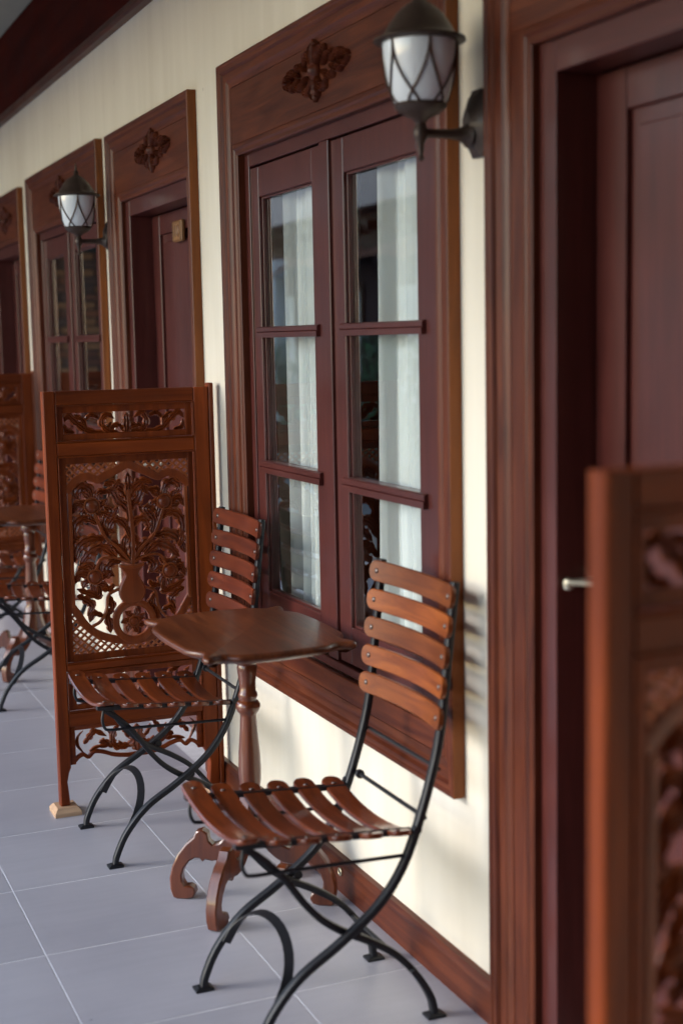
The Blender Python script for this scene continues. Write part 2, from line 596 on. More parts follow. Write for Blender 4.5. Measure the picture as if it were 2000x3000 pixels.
# floor: grout bed + separate tiles
fl = MB()
fl.box((-0.9, -1.2, -0.16), (WX + 0.12, 14, -0.0009), 0)
FLOOR = fl.build('floor', GROUT, smooth=0)
tag(FLOOR, 'pale grey tiled veranda floor with thin white joints', kind='structure')
TX, TY = 0.463, 0.4345
tb = MB()
tb.box((-TX / 2 + .0015, -TY / 2 + .0024, -.010), (TX / 2 - .0015, TY / 2 - .0024, 0), .0010)
tme = tb.mesh('tile', TILE, 0)
x0 = 1.052 - TX * 4
for i in range(4):
    for j in range(-8, 24):
        cx_, cy_ = x0 + TX * (i + .5), 3.665 + TY * (j + .5)
        link(tme, 'tile', FLOOR, (cx_, cy_, 0))
te = MB()
wd = WX - .018 - 1.052
te.box((0.0015, -TY / 2 + .0024, -.010), (wd, TY / 2 - .0024, 0), .0010)
tem = te.mesh('tile', TILE, 0)
for j in range(-8, 24):
    link(tem, 'tile', FLOOR, (1.052, 3.665 + TY * (j + .5), 0))

g = MB()
g.box((-400, -400, -0.4), (400, 400, -0.17), 0)
tag(g.build('ground', GROUND, smooth=0), 'garden paving beyond the veranda', kind='structure')

# wall with openings
wl = MB()
ops = sorted([(c - .455, c + .395, -0.01, 1.99) for c in [d + .0 for d in DOORS]] + [(c - .64, c + .62, .575, 1.995) for c in WINS])
TH = 0.15
yy = -1.2
for a, b, z0, z1 in ops:
    wl.box((WX, yy, -.1), (WX + TH, a, 3.1), 0)
    wl.box((WX, a, z1), (WX + TH, b, 3.1), 0)
    if z0 > 0:
        wl.box((WX, a, -.1), (WX + TH, b, z0), 0)
    yy = b
wl.box((WX, yy, -.1), (WX + TH, 14, 3.1), 0)
wob = wl.build('wall', PLASTER, smooth=0)
tag(wob, 'cream plastered veranda wall with soft chair shadows', 'wall', kind='structure')
del wob['category']

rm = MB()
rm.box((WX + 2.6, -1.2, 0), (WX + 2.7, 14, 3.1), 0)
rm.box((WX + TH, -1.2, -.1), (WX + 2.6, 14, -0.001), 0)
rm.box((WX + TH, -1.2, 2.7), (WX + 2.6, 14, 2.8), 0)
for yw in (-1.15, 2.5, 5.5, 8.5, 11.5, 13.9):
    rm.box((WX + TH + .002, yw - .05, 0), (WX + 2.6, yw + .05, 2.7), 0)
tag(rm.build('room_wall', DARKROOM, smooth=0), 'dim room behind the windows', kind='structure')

# ceiling, roof slab
ce = MB()
ce.box((-1.4, -1.5, 3.035), (WX + .15, 14.2, 3.12), 0)
tag(ce.build('ceiling', GREYCEIL, smooth=0), 'grey boarded veranda ceiling', kind='structure')

bt = thing('wall_beam', 'dark red-brown timber beam running along the top of the wall', 'beam', (WX, 6, 2.6))
bm_ = MB(); bm_.box((-.022, -7, .052), (0, 8, .432), .004); bm_.build('beam_face', BEAMW, bt)
bm_ = MB()
pf = [(0, 0.01), (-.03, .01), (-.036, .016), (-.036, .028), (-.03, .036), (-.026, .0515), (0, .0515)]
bm_.add([(a, y, b) for y in (-7, 8) for a, b in pf], [tuple(range(7)), tuple(range(13, 6, -1))] + [(j, (j + 1) % 7, 7 + (j + 1) % 7, 7 + j) for j in range(7)])
bm_.build('beam_moulding', JOIN['y'], bt)
ef = thing('eave_board', 'brown timber eave board along the garden edge of the veranda roof', 'beam', (-1.4, 6, 2.6))
bm_ = MB(); bm_.box((-.04, -7.5, 0.05), (0.0, 8.2, .53), .004); bm_.build('board', BEAMW, ef)

# skirting, one length between openings
for a, b, lab in ((2.458, 4.362, 'brown skirting board below the near window, carrying a small white ring'),
                  (5.456, 7.265, 'brown skirting board on the far stretch of wall behind the carved screen')):
    sk = thing('skirting_board', lab, 'skirting', (WX, (a + b) / 2, 0), group='skirting boards along the wall')
    h = (b - a) / 2
    m = MB()
    pf = [(0, 0), (-.020, 0), (-.020, .074), (-.016, .082), (-.014, .092), (0, .094)]
    k = len(pf)
    m.add([(p_, y, q) for y in (-h, h) for p_, q in pf], [tuple(range(k)), tuple(range(2 * k - 1, k - 1, -1))] + [(j, (j + 1) % k, k + (j + 1) % k, k + j) for j in range(k)])
    m.build('board', JOIN['y'], sk, smooth=0)
rg = thing('wall_ring', 'tiny white ring fixed to the brown skirting board behind the near chair', 'ring', (WX - .0215, 3.272, .058))
m = MB()
m.sweep([(0, .009 * math.cos(a * PI / 8), .009 * math.sin(a * PI / 8)) for a in range(16)], [(.0028 * math.cos(q * PI / 3), .0028 * math.sin(q * PI / 3)) for q in range(6)], (1, 0, 0), closed=True)
m.build('ring', CREAMH, rg)
m = MB(); m.lathe([(-.003, .003), (.002, .004)], axis='x', seg=8); m.build('screw', RIVET, rg)

# ------------------------------------------------------------------ carved leaves
def leaf_mb(mb, pts, w, y0, th=0.008, lobes=5, n=7, flip=1, rise=1.0):
    """acanthus leaf in the x-z plane; front towards -y; y0 = back plane"""
    sp = cr([(p[0], p[1], 0) for p in pts], n)
    N_ = len(sp)
    w = w * .90
    offs = [-1, -.72, -.36, 0, .36, .72, 1]
    hs = [.30, .95, .38, 1.0, .38, .95, .30]
    base = len(mb.v)
    vs = []
    for i in range(N_):
        t = i / (N_ - 1)
        tg = (sp[min(i + 1, N_ - 1)] - sp[max(i - 1, 0)])
        tg.normalize()
        nx, nz = -tg.y, tg.x
        env = (math.sin(PI * min(1, .06 + t * .92))) ** .65
        fr = (t * lobes) % 1.0
        tooth = 0.60 + 0.52 * math.sin(PI * (fr ** .6))
        wl_ = w * env * tooth
        hh = th * (0.55 + .45 * math.sin(PI * min(1, t + .12))) * rise
        for o, h in zip(offs, hs):
            lim = o * wl_ * (1.0 if abs(o) > .9 else 0.9)
            vs.append((sp[i].x + nx * lim, y0 - .25 * th - hh * h * .75, sp[i].y + nz * lim))
        vs.append((sp[i].x + nx * wl_ * .97, y0, sp[i].y + nz * wl_ * .97))
        vs.append((sp[i].x - nx * wl_ * .97, y0, sp[i].y - nz * wl_ * .97))
    k = 9
    fs = []
    for i in range(N_ - 1):
        for j in range(9):
            j2 = (j + 1) % 9
            fs.append((i * k + j, i * k + j2, (i + 1) * k + j2, (i + 1) * k + j))
    fs.append(tuple(range(9)))
    fs.append(tuple((N_ - 1) * k + j for j in range(9))[::-1])
    mb.add(vs, fs)

def strip(mb, pts, w, y0, y1, n=6, taper=None, closed=False):
    """flat carved band with softly rounded front"""
    sp = cr([(p[0], 0, p[1]) for p in pts], n) if not closed else [Vector((p[0], 0, p[1])) for p in pts]
    h = w / 2
    prof = [(-y0, -h), (-y1 - .0015, -h), (-y1, -h * .75), (-y1, h * .75), (-y1 - .0015, h), (-y0, h)]
    prof = [(-a, b) for a, b in prof]
    mb.sweep(sp, prof, (0, 1, 0), closed=closed)

def flower_mb(mb, c, rc, rp, y0, petals=7, ph=0.0):
    for k in range(petals):
        a = 2 * PI * k / petals + ph
        d = (math.cos(a), math.sin(a))
        e = (math.cos(a + .25), math.sin(a + .25))
        leaf_mb(mb, [(c[0] + d[0] * rc * .6, c[1] + d[1] * rc * .6), (c[0] + d[0] * rc * 1.3, c[1] + d[1] * rc * 1.3),
                     (c[0] + e[0] * rp, c[1] + e[1] * rp)], rp * .30, y0, .007, 2, 5)

def disc_mb(mb, c, r, y0, th=.011):
    mb.lathe([(0, r), (-th * .55, r), (-th * .62, r * .84), (-th * .5, r * .78), (-th * .85, r * .6), (-th, r * .3), (-th, r * .05)],
             (c[0], y0, c[1]), 18, axis='y')

# ------------------------------------------------------------------ carved screen
SCW = .518
def SQ(px, py):          # sketch units on the main panel -> metres (x, z)
    l = 245 + (py - 680) / 1470 * 55
    r = 1182 + (py - 650) * .006
    s = (px - l) / (r - l)
    yt, yb = 680 - 30 * s, 2150 - 85 * s
    t = 1 - (py - yt) / (yb - yt)
    return (.063 + s * .384, .496 + t * .591)
def MIR(p):
    return (.063 + .447 - p[0], p[1])

def make_screen():
    root = thing('carved_screen', 'x', 'screen', (.839, 4.22, 0), group='carved wooden screens between the rooms')
    T = .034
    def B(name, a, b, mat, c=.003, parent=root):
        m = MB(); m.box(a, b, c); return m.build(name, mat, parent)
    # stiles with shaped lower legs
    def stile(x0, x1, side):
        m = MB()
        foot = .026
        if side < 0:
            ol = [(x0, foot), (x0 + .030, foot), (x0 + .028, .06), (x0 + .024, .10), (x0 + .030, .128), (x1, .145), (x1, 1.309), (x0, 1.309)]
        else:
            ol = [(x1 - .036, foot), (x1, foot), (x1, 1.309), (x0, 1.309), (x0, .145), (x1 - .036, .128), (x1 - .03, .10), (x1 - .034, .06)]
        m.prism(ol, lambda a, b, t: (a, t, b), 0, T, .003)
        return m.build('stile', TEAK['z'], root)
    stile(0, .037, -1)
    stile(.470, SCW, 1)
    B('edge_strip', (SCW + .001, -.004, .026), (SCW + .016, T + .004, 1.321), TEAK['z'])
    m = MB(); m.box((-.002, .004, .10), (-.0005 + 0, T - .004, 1.30), 0)
    B('top_rail', (.0375, .001, 1.266), (.4695, T - .001, 1.309), TEAK['x'])
    B('middle_rail', (.0375, .001, 1.112), (.4695, T - .001, 1.154), TEAK['x'])
    B('lower_rail', (.0375, .001, .446), (.4695, T - .001, .470), TEAK['x'])
    B('lower_rail', (.0375, .001, .272), (.4695, T - .001, .317), TEAK['x'])
    # thin beads along the recess edges
    def bead(x0, x1, z0, z1):
        m = MB()
        w = .004
        m.box((x0, -.001, z0), (x1, .008, z0 + w), .0012)
        m.box((x0, -.001, z1 - w), (x1, .008, z1), .0012)
        m.box((x0, -.001, z0 + w), (x0 + w, .008, z1 - w), .0012)
        m.box((x1 - w, -.001, z0 + w), (x1, .008, z1 - w), .0012)
        m.build('bead_moulding', TEAK['x'], root)
    bead(.038, .469, 1.1545, 1.2655)
    bead(.038, .469, .4705, 1.1115)
    bead(.038, .469, .3175, .4455)
    YF, YB = .012, .026
    def board(name, x0, x1, z0, z1, a0, a1, b0, b1):
        m = MB()
        m.box((x0, YF, z0), (a0, YB, z1), .001)
        m.box((a1, YF, z0), (x1, YB, z1), .001)
        m.box((a0, YF, z0), (a1, YB, b0), .001)
        m.box((a0, YF, b1), (a1, YB, z1), .001)
        return m.build(name, TEAK['z'], root)
    def piece(name, fn, parent, mat=CARVED):
        m = MB(); fn(m); return m.build(name, mat, parent, smooth=34)
    def leaves(parent, conv, mirf, lst, y0=.024, th=.010):
        for pts, w, lobes in lst:
            q = [conv(*p) for p in pts]
            jit = random.uniform(-.0015, .0015)
            piece('leaf', lambda m: leaf_mb(m, q, w, y0 + jit, th, lobes), parent)
            if mirf:
                q2 = [mirf(p) for p in q]
                q2 = [(p[0] + random.uniform(-.003, .003), p[1] + random.uniform(-.003, .003)) for p in q2]
                piece('leaf', lambda m: leaf_mb(m, q2, w, y0 - jit, th, lobes), parent)

    # ---- main carved panel
    main = board('carved_panel', .042, .465, .4745, 1.1075, .063, .447, .496, 1.087)
    at = [(248, 890), (290, 835), (340, 795), (400, 775), (455, 790), (490, 800), (560, 762), (640, 725), (714, 690)]
    arch = [SQ(*p) for p in at]
    arch = arch + [MIR(p) for p in arch[::-1][1:]]
    ab = [(285, 1765), (330, 1830), (390, 1920), (470, 1985), (560, 2022), (640, 2038), (748, 2042)]
    low = [SQ(*p) for p in ab]
    low = low + [MIR(p) for p in low[::-1][1:]]
    def ar(m):
        strip(m, arch, .024, .026, .0125)
        strip(m, low, .024, .026, .0125)
        strip(m, [SQ(275, 905), SQ(282, 1200), SQ(292, 1500), SQ(300, 1780)], .012, .026, .0108)
        strip(m, [MIR(SQ(275, 905)), MIR(SQ(282, 1200)), MIR(SQ(292, 1500)), MIR(SQ(300, 1780))], .012, .026, .0108)
    piece('arch_border', ar, main)
    def interp(curve, x):
        for i in range(len(curve) - 1):
            if curve[i][0] <= x <= curve[i + 1][0]:
                f_ = (x - curve[i][0]) / (curve[i + 1][0] - curve[i][0] + 1e-9)
                return curve[i][1] * (1 - f_) + curve[i + 1][1] * f_
        return None
    archs = [(p.x, p.z) for p in cr([(p[0], 0, p[1]) for p in arch], 5)]
    lows = [(p.x, p.z) for p in cr([(p[0], 0, p[1]) for p in low], 5)]
    def lattice(m, inside):
        for sgn, ya, yb in ((1, .024, .0145), (-1, .0245, .0135)):
            c = -1.2
            while c < 2.2:
                run = []
                for k in range(0, 260):
                    x = .063 + .384 * k / 259
                    z = c + sgn * x * 0.9
                    if inside(x, z):
                        run.append((x, z))
                    else:
                        if len(run) > 3:
                            strip(m, [run[0], run[-1]], .0060, ya, yb, 1)
                        run = []
                if len(run) > 3:
                    strip(m, [run[0], run[-1]], .0060, ya, yb, 1)
                c += .0225
    def in_top(x, z):
        a = interp(archs, x)
        return a is not None and a < z < 1.090
    def in_bot(x, z):
        a = interp(lows, x)
        return a is not None and .493 < z < a
    piece('lattice', lambda m: lattice(m, in_top), main)
    piece('lattice', lambda m: lattice(m, in_bot), main)
    # vase
    vl = [(650, 1462), (690, 1472), (740, 1474)]
    vp = [(648, 1460), (655, 1490), (672, 1512), (678, 1540), (655, 1590), (636, 1650), (645, 1710), (680, 1750), (745, 1762)]
    vq = [SQ(*p) for p in vp]
    vq = [(p[0], p[1]) for p in cr([(a, b, 0) for a, b in vq], 3)] if False else vq
    def vase(m):
        out = [Vector((a, b, 0)) for a, b in vq]
        sm = cr(out, 4)
        lft = [(p.x, p.y) for p in sm]
        rgt = [MIR(p) for p in lft[::-1]][1:]
        poly = lft + rgt
        m.prism(poly, lambda a, b, t: (a, t, b), .006, .026, .004)
        strip(m, [SQ(642, 1462), SQ(742, 1470), MIR(SQ(642, 1462))], .010, .02, .002)
    piece('vase', vase, main)
    # base ring with its flower
    rc_ = SQ(748, 1890)
    R = .059
    piece('ring', lambda m: strip(m, [(rc_[0] + R * math.cos(a * PI / 20), rc_[1] + R * math.sin(a * PI / 20)) for a in range(40)], .021, .026, .0085, closed=True), main)
    def fl_(c, rc, rp, ph):
        fo = piece('flower', lambda m: (flower_mb(m, c, rc, rp, .022, 7, ph), disc_mb(m, c, rc, .020, .016)), main)
        return fo
    fl_(rc_, .018, .042, .3)
    fl_(SQ(440, 1000), .0255, .052, .1)
    fl_(SQ(995, 975), .0255, .052, .5)
    fl_(SQ(460, 1545), .0245, .052, .9)
    fl_(SQ(1025, 1505), .0255, .054, .2)
    def stems(m):
        strip(m, [SQ(740, 1470), SQ(748, 1250), SQ(728, 1020), SQ(716, 880)], .013, .024, .010)
        for f in (lambda p: p, MIR):
            strip(m, [f(SQ(738, 1450)), f(SQ(640, 1330)), f(SQ(540, 1240)), f(SQ(480, 1110)), f(SQ(452, 1030))], .010, .024, .011)
            strip(m, [f(SQ(725, 1440)), f(SQ(610, 1400)), f(SQ(510, 1410)), f(SQ(465, 1490))], .009, .024, .0115)
            strip(m, [f(SQ(640, 1640)), f(SQ(560, 1690)), f(SQ(545, 1800)), f(SQ(500, 1890)), f(SQ(440, 1930))], .008, .024, .0115)
    piece('stem', stems, main)
    LV = [([(700, 1420), (640, 1340), (590, 1290), (545, 1330)], .020, 4),
          ([(540, 1250), (430, 1255), (345, 1310), (312, 1430)], .021, 5),
          ([(485, 1140), (400, 1095), (325, 1130), (312, 1235), (370, 1240)], .020, 6),
          ([(560, 1240), (535, 1130), (580, 1040), (530, 1010)], .018, 5),
          ([(740, 1260), (680, 1140), (610, 1110), (570, 1180), (620, 1210)], .018, 5),
          ([(735, 1120), (705, 1020), (640, 960), (600, 890), (540, 900)], .020, 5),
          ([(730, 1000), (690, 900), (600, 830), (530, 850)], .016, 5),
          ([(450, 950), (430, 880), (370, 845), (320, 900), (345, 945)], .020, 5),
          ([(560, 890), (500, 900), (455, 950)], .015, 3),
          ([(390, 1000), (330, 985), (298, 1060)], .014, 3),
          ([(510, 1050), (590, 1080), (640, 1010)], .017, 4),
          ([(620, 1400), (520, 1320), (420, 1360), (350, 1450)], .022, 6),
          ([(660, 1425), (590, 1440), (550, 1500), (610, 1545)], .018, 4),
          ([(410, 1545), (345, 1530), (312, 1600)], .014, 3),
          ([(330, 1690), (390, 1720), (440, 1770), (405, 1850)], .016, 4),
          ([(490, 1600), (490, 1690), (410, 1670), (330, 1640)], .015, 4),
          ([(560, 1690), (590, 1770), (560, 1850)], .013, 3),
          ([(540, 1820), (560, 1900), (575, 1985)], .015, 3),
          ([(520, 1850), (450, 1830), (420, 1900)], .013, 3),
          ([(720, 1430), (680, 1340), (690, 1250), (735, 1210)], .013, 4),
          ([(480, 1470), (390, 1470), (330, 1500)], .015, 3),
          ([(600, 1600), (570, 1640), (500, 1640)], .013, 3),
          ([(360, 1360), (320, 1300), (330, 1220)], .012, 3),
          ([(660, 800), (620, 860), (560, 940)], .013, 3)]
    leaves(main, SQ, MIR, LV)
    piece('leaf', lambda m: leaf_mb(m, [SQ(718, 930), SQ(716, 840), SQ(714, 745)], .018, .022, .014, 2), main)
    piece('leaf', lambda m: leaf_mb(m, [SQ(740, 1400), SQ(738, 1330), SQ(738, 1250)], .020, .020, .012, 2), main)

    # ---- upper carved band
    band = board('carved_band', .042, .465, 1.159, 1.2615, .060, .444, 1.178, 1.242)
    def SB(px, py):
        s = (px - 222) / 938
        return (.060 + s * .384, 1.242 - (py - 290 + 30 * s) / 165 * .064)
    MB2 = lambda p: (.504 - p[0], p[1])
    UB = [([(690, 440), (650, 385), (600, 400), (610, 440)], .010, 3),
          ([(640, 440), (560, 430), (515, 360), (560, 300), (615, 335)], .013, 5),
          ([(540, 440), (420, 430), (330, 370), (270, 310), (235, 360)], .014, 6),
          ([(400, 430), (380, 350), (310, 300)], .010, 3),
          ([(310, 440), (250, 425), (235, 370)], .009, 3),
          ([(500, 330), (440, 305), (390, 345)], .010, 3),
          ([(590, 360), (560, 400), (520, 400)], .007, 2)]
    leaves(band, SB, MB2, UB, .0245, .009)
    piece('leaf', lambda m: leaf_mb(m, [SB(706, 448), SB(706, 370), SB(706, 285)], .017, .023, .012, 3), band)

    # ---- band behind the chair seat
    lowb = board('carved_band', .042, .465, .322, .441, .066, .44, .338, .425)
    def SL(px, py):
        return (.066 + px * .374, .338 + py * .087)
    LB = [([(.5, .0), (.42, .5), (.36, .9)], .014, 4), ([(.40, .1), (.30, .2), (.24, .6), (.32, .8)], .014, 5),
          ([(.30, .05), (.16, .2), (.08, .55), (.02, .9)], .015, 5), ([(.2, .15), (.1, .05), (.01, .2)], .011, 3),
          ([(.16, .5), (.18, .8), (.1, .95)], .011, 3)]
    leaves(lowb, SL, lambda p: (.506 - p[0], p[1]), LB, .0245, .009)

    # ---- apron with scrolling lower edge
    apr = MB()
    apr.box((.0375, YF, .15), (.056, YB, .2715), .001)
    apr.box((.451, YF, .15), (.4695, YB, .2715), .001)
    apr.box((.056, YF, .258), (.451, YB, .2715), .001)
    def SA_(px, py):
        s = (px - 137) / 1113
        return (.056 + s * .395, .258 - (py - 215 + 75 * s) * .000345)
    MA = lambda p: (.507 - p[0], p[1])
    edge = [(130, 500), (160, 465), (205, 445), (250, 470), (300, 425), (380, 432), (480, 465), (590, 478), (694, 470)]
    eq = [SA_(*p) for p in edge]
    eq = eq + [MA(p) for p in eq[::-1][1:]]
    strip(apr, eq, .011, YB, YF - .001)
    ap = apr.build('carved_apron', TEAK['x'], root, smooth=50)
    AL = [([(215, 440), (160, 360), (165, 280), (215, 225)], .0055, 1),
          ([(260, 420), (330, 385), (420, 370), (470, 300), (420, 225)], .0085, 3),
          ([(215, 350), (265, 290), (320, 240), (420, 290)], .013, 4),
          ([(470, 400), (400, 340), (350, 350)], .012, 4),
          ([(590, 400), (520, 400), (470, 340), (490, 250), (540, 190)], .014, 5),
          ([(660, 290), (640, 370), (560, 390), (530, 340)], .013, 4),
          ([(620, 320), (590, 260), (560, 215)], .009, 2)]
    leaves(ap, SA_, MA, AL, .0245, .009)
    piece('leaf', lambda m: leaf_mb(m, [SA_(694, 440), SA_(694, 340), SA_(694, 190)], .030, .023, .012, 4), ap)

    # pale pads under the feet
    for cx_ in (.017, .500):
        m = MB()
        a = .041 if cx_ < .1 else .026
        m.add([(cx_ + sx * q * a, .017 + sy * q * .046, z) for z, q in ((0, 1), (.012, 1), (.0255, .74)) for sx, sy in ((-1, -1), (1, -1), (1, 1), (-1, 1))],
              [(0, 1, 2, 3)[::-1]] + [(4 * r + j, 4 * r + (j + 1) % 4, 4 * r + 4 + (j + 1) % 4, 4 * r + 4 + j) for r in (0, 1) for j in range(4)] + [(8, 9, 10, 11)])
        o = m.build('foot_pad', PALEW, root, smooth=0)
        o['label'] = 'pale unfinished wooden foot pad'
    return root

scr = make_screen()
scr['label'] = 'carved teak screen with vase of flowers, standing in focus behind the rear bistro chair'
s2 = dup(scr); s2.location = (.812, 1.21, 0)
s2['label'] = 'blurred carved screen closest to the viewer, partly covering the half-hidden door'
s3 = dup(scr); s3.location = (.839, 7.07, 0)
s3['label'] = 'farthest carved screen, cut off by the photo edge behind the distant table'

# ------------------------------------------------------------------ header ornament pieces
def ornament(parent, yc, zc, d):
    """carved applique lying on a header board; local wall coords: x=-d, y, z"""
    def conv(m, M_):
        m.v = [(-d + (v[1]) * 1.0, yc + v[0], zc + v[2]) for v in m.v]
    orn = MB()
    orn.lathe([(0, .026), (-.008, .026), (-.014, .020), (-.012, .016), (-.022, .009), (-.024, .002)], (0, 0, 0), 14, axis='y', sx=.85)
    conv(orn, 0)
    o = orn.build('carved_ornament', JOIN['y'], parent, smooth=50)
    L = []
    for sx in (1, -1):
        for sz in (1, -1):
            L += [([(0.008 * sx, .012 * sz), (.030 * sx, .040 * sz), (.062 * sx, .044 * sz), (.072 * sx, .020 * sz)], .013, 5),
                  ([(.050 * sx, .006 * sz), (.085 * sx, .024 * sz), (.118 * sx, .024 * sz), (.120 * sx, .008 * sz)], .011, 4),
                  ([(.105 * sx, .004 * sz), (.140 * sx, .016 * sz), (.172 * sx, .018 * sz), (.168 * sx, .002 * sz)], .012, 3),
                  ([(.150 * sx, .002 * sz), (.185 * sx, .012 * sz), (.214 * sx, .003 * sz)], .009, 3),
                  ([(.004 * sx, .03 * sz), (.022 * sx, .050 * sz), (.016 * sx, .068 * sz)], .009, 3)]
    for sz in (1, -1):
        L.append(([(0, .010 * sz), (0, .045 * sz), (0, .077 * sz)], .022, 4))
    for pts, w, lb in L:
        m = MB()
        leaf_mb(m, pts, w, random.uniform(-.001, .002), .016, lb, 6)
        conv(m, 0)
        m.build('leaf', JOIN['y'], o, smooth=50)
    return o

# moulding run with mitred ends on the wall plane: local x=-d
def moulding(name, p0, p1, inward, prof, mat, parent, m0=1, m1=1):
    """p0->p1 in (y,z); prof list of (inward offset, d). mitre: ends shift by offset*m"""
    mb = MB()
    a, b = Vector(p0), Vector(p1)
    t = (b - a).normalized()
    iw = Vector(inward)
    vs = []
    for e, (q, sg, mm) in enumerate(((a, 1, m0), (b, -1, m1))):
        for o, d in prof:
            w_ = q + iw * o + t * (sg * mm * o)
            vs.append((-d, w_.x, w_.y))
    k = len(prof)
    fs = [(j, (j + 1) % k, k + (j + 1) % k, k + j) for j in range(k)]
    fs += [tuple(range(k)), tuple(range(2 * k - 1, k - 1, -1))]
    mb.add(vs, fs)
    return mb.build(name, mat, parent, smooth=20)

RIM = [(0, 0.0005), (0, .029), (.003, .031), (.010, .031), (.013, .028), (.024, .0275), (.028, .023), (.030, .020), (.050, .019), (.054, .0155), (.060, .013), (.072, .012), (.072, .0005)]
OUTS = [(-.0015, .0008), (-.0015, .0285), (.0, .0285), (.0, .0008)]      # thin orange-stained outer edge
INR = [(0, .0005), (0, .0122), (.004, .015), (.014, .017), (.020, .013), (.030, .0135), (.034, .010), (.034, -.012), (.0, -.012)]

def surround(root, hw0, hw1, z0, z1, in0, in1, zi0, zi1, zp, door=False):
    """hw0/hw1: outer y limits (local), in0/in1 inner y limits, zi1 inner top, zp panel bottom"""
    # outer rim: sides, head, (sill)
    bz = z0
    moulding('side_moulding', (hw1, bz), (hw1, z1), (-1, 0), RIM, JOIN['z'], root, 0 if door else 1, 1)
    moulding('side_moulding', (hw0, bz), (hw0, z1), (1, 0), RIM, JOIN['z'], root, 0 if door else 1, 1)
    moulding('head_moulding', (hw0, z1), (hw1, z1), (0, -1), RIM, JOIN['y'], root)
    moulding('outer_edge', (hw0 , bz), (hw0, z1), (1, 0), OUTS, EDGE['z'], root, 0, 0)
    moulding('outer_edge', (hw1 , bz), (hw1, z1), (-1, 0), OUTS, EDGE['z'], root, 0, 0)
    if not door:
        moulding('sill_moulding', (hw0, z0), (hw1, z0), (0, 1), RIM, JOIN['y'], root)
    # header panel board
    m = MB()
    m.box((-.0115, hw0 + .0725, zp), (-.001, hw1 - .0725, z1 - .0725), .001)
    hp = m.build('header_panel', JOIN['y'], root)
    # flat boards filling between rim and inner moulding
    IR = .030
    m = MB(); m.box((-.0112, hw0 + .0725, z0 + (0 if door else .0725)), (.002, in0 - .0005, zp - .0005), .0005)
    if in0 - hw0 > .076:
        m.build('side_board', JOIN['z'], root)
    m = MB(); m.box((-.0112, in1 + .0005, z0 + (0 if door else .0725)), (.002, hw1 - .0725, zp - .0005), .0005)
    if hw1 - in1 > .076:
        m.build('side_board', JOIN['z'], root)
    # inner moulding round the opening
    moulding('inner_moulding', (in1 + .03, zi0), (in1 + .03, zi1 + .03), (-1, 0), INR, JOIN['z'], root, 0 if door else 1, 1)
    moulding('inner_moulding', (in0 - .03, zi0), (in0 - .03, zi1 + .03), (1, 0), INR, JOIN['z'], root, 0 if door else 1, 1)
    moulding('inner_moulding', (in0 - .03, zi1 + .03), (in1 + .03, zi1 + .03), (0, -1), INR, JOIN['y'], root)
    return hp

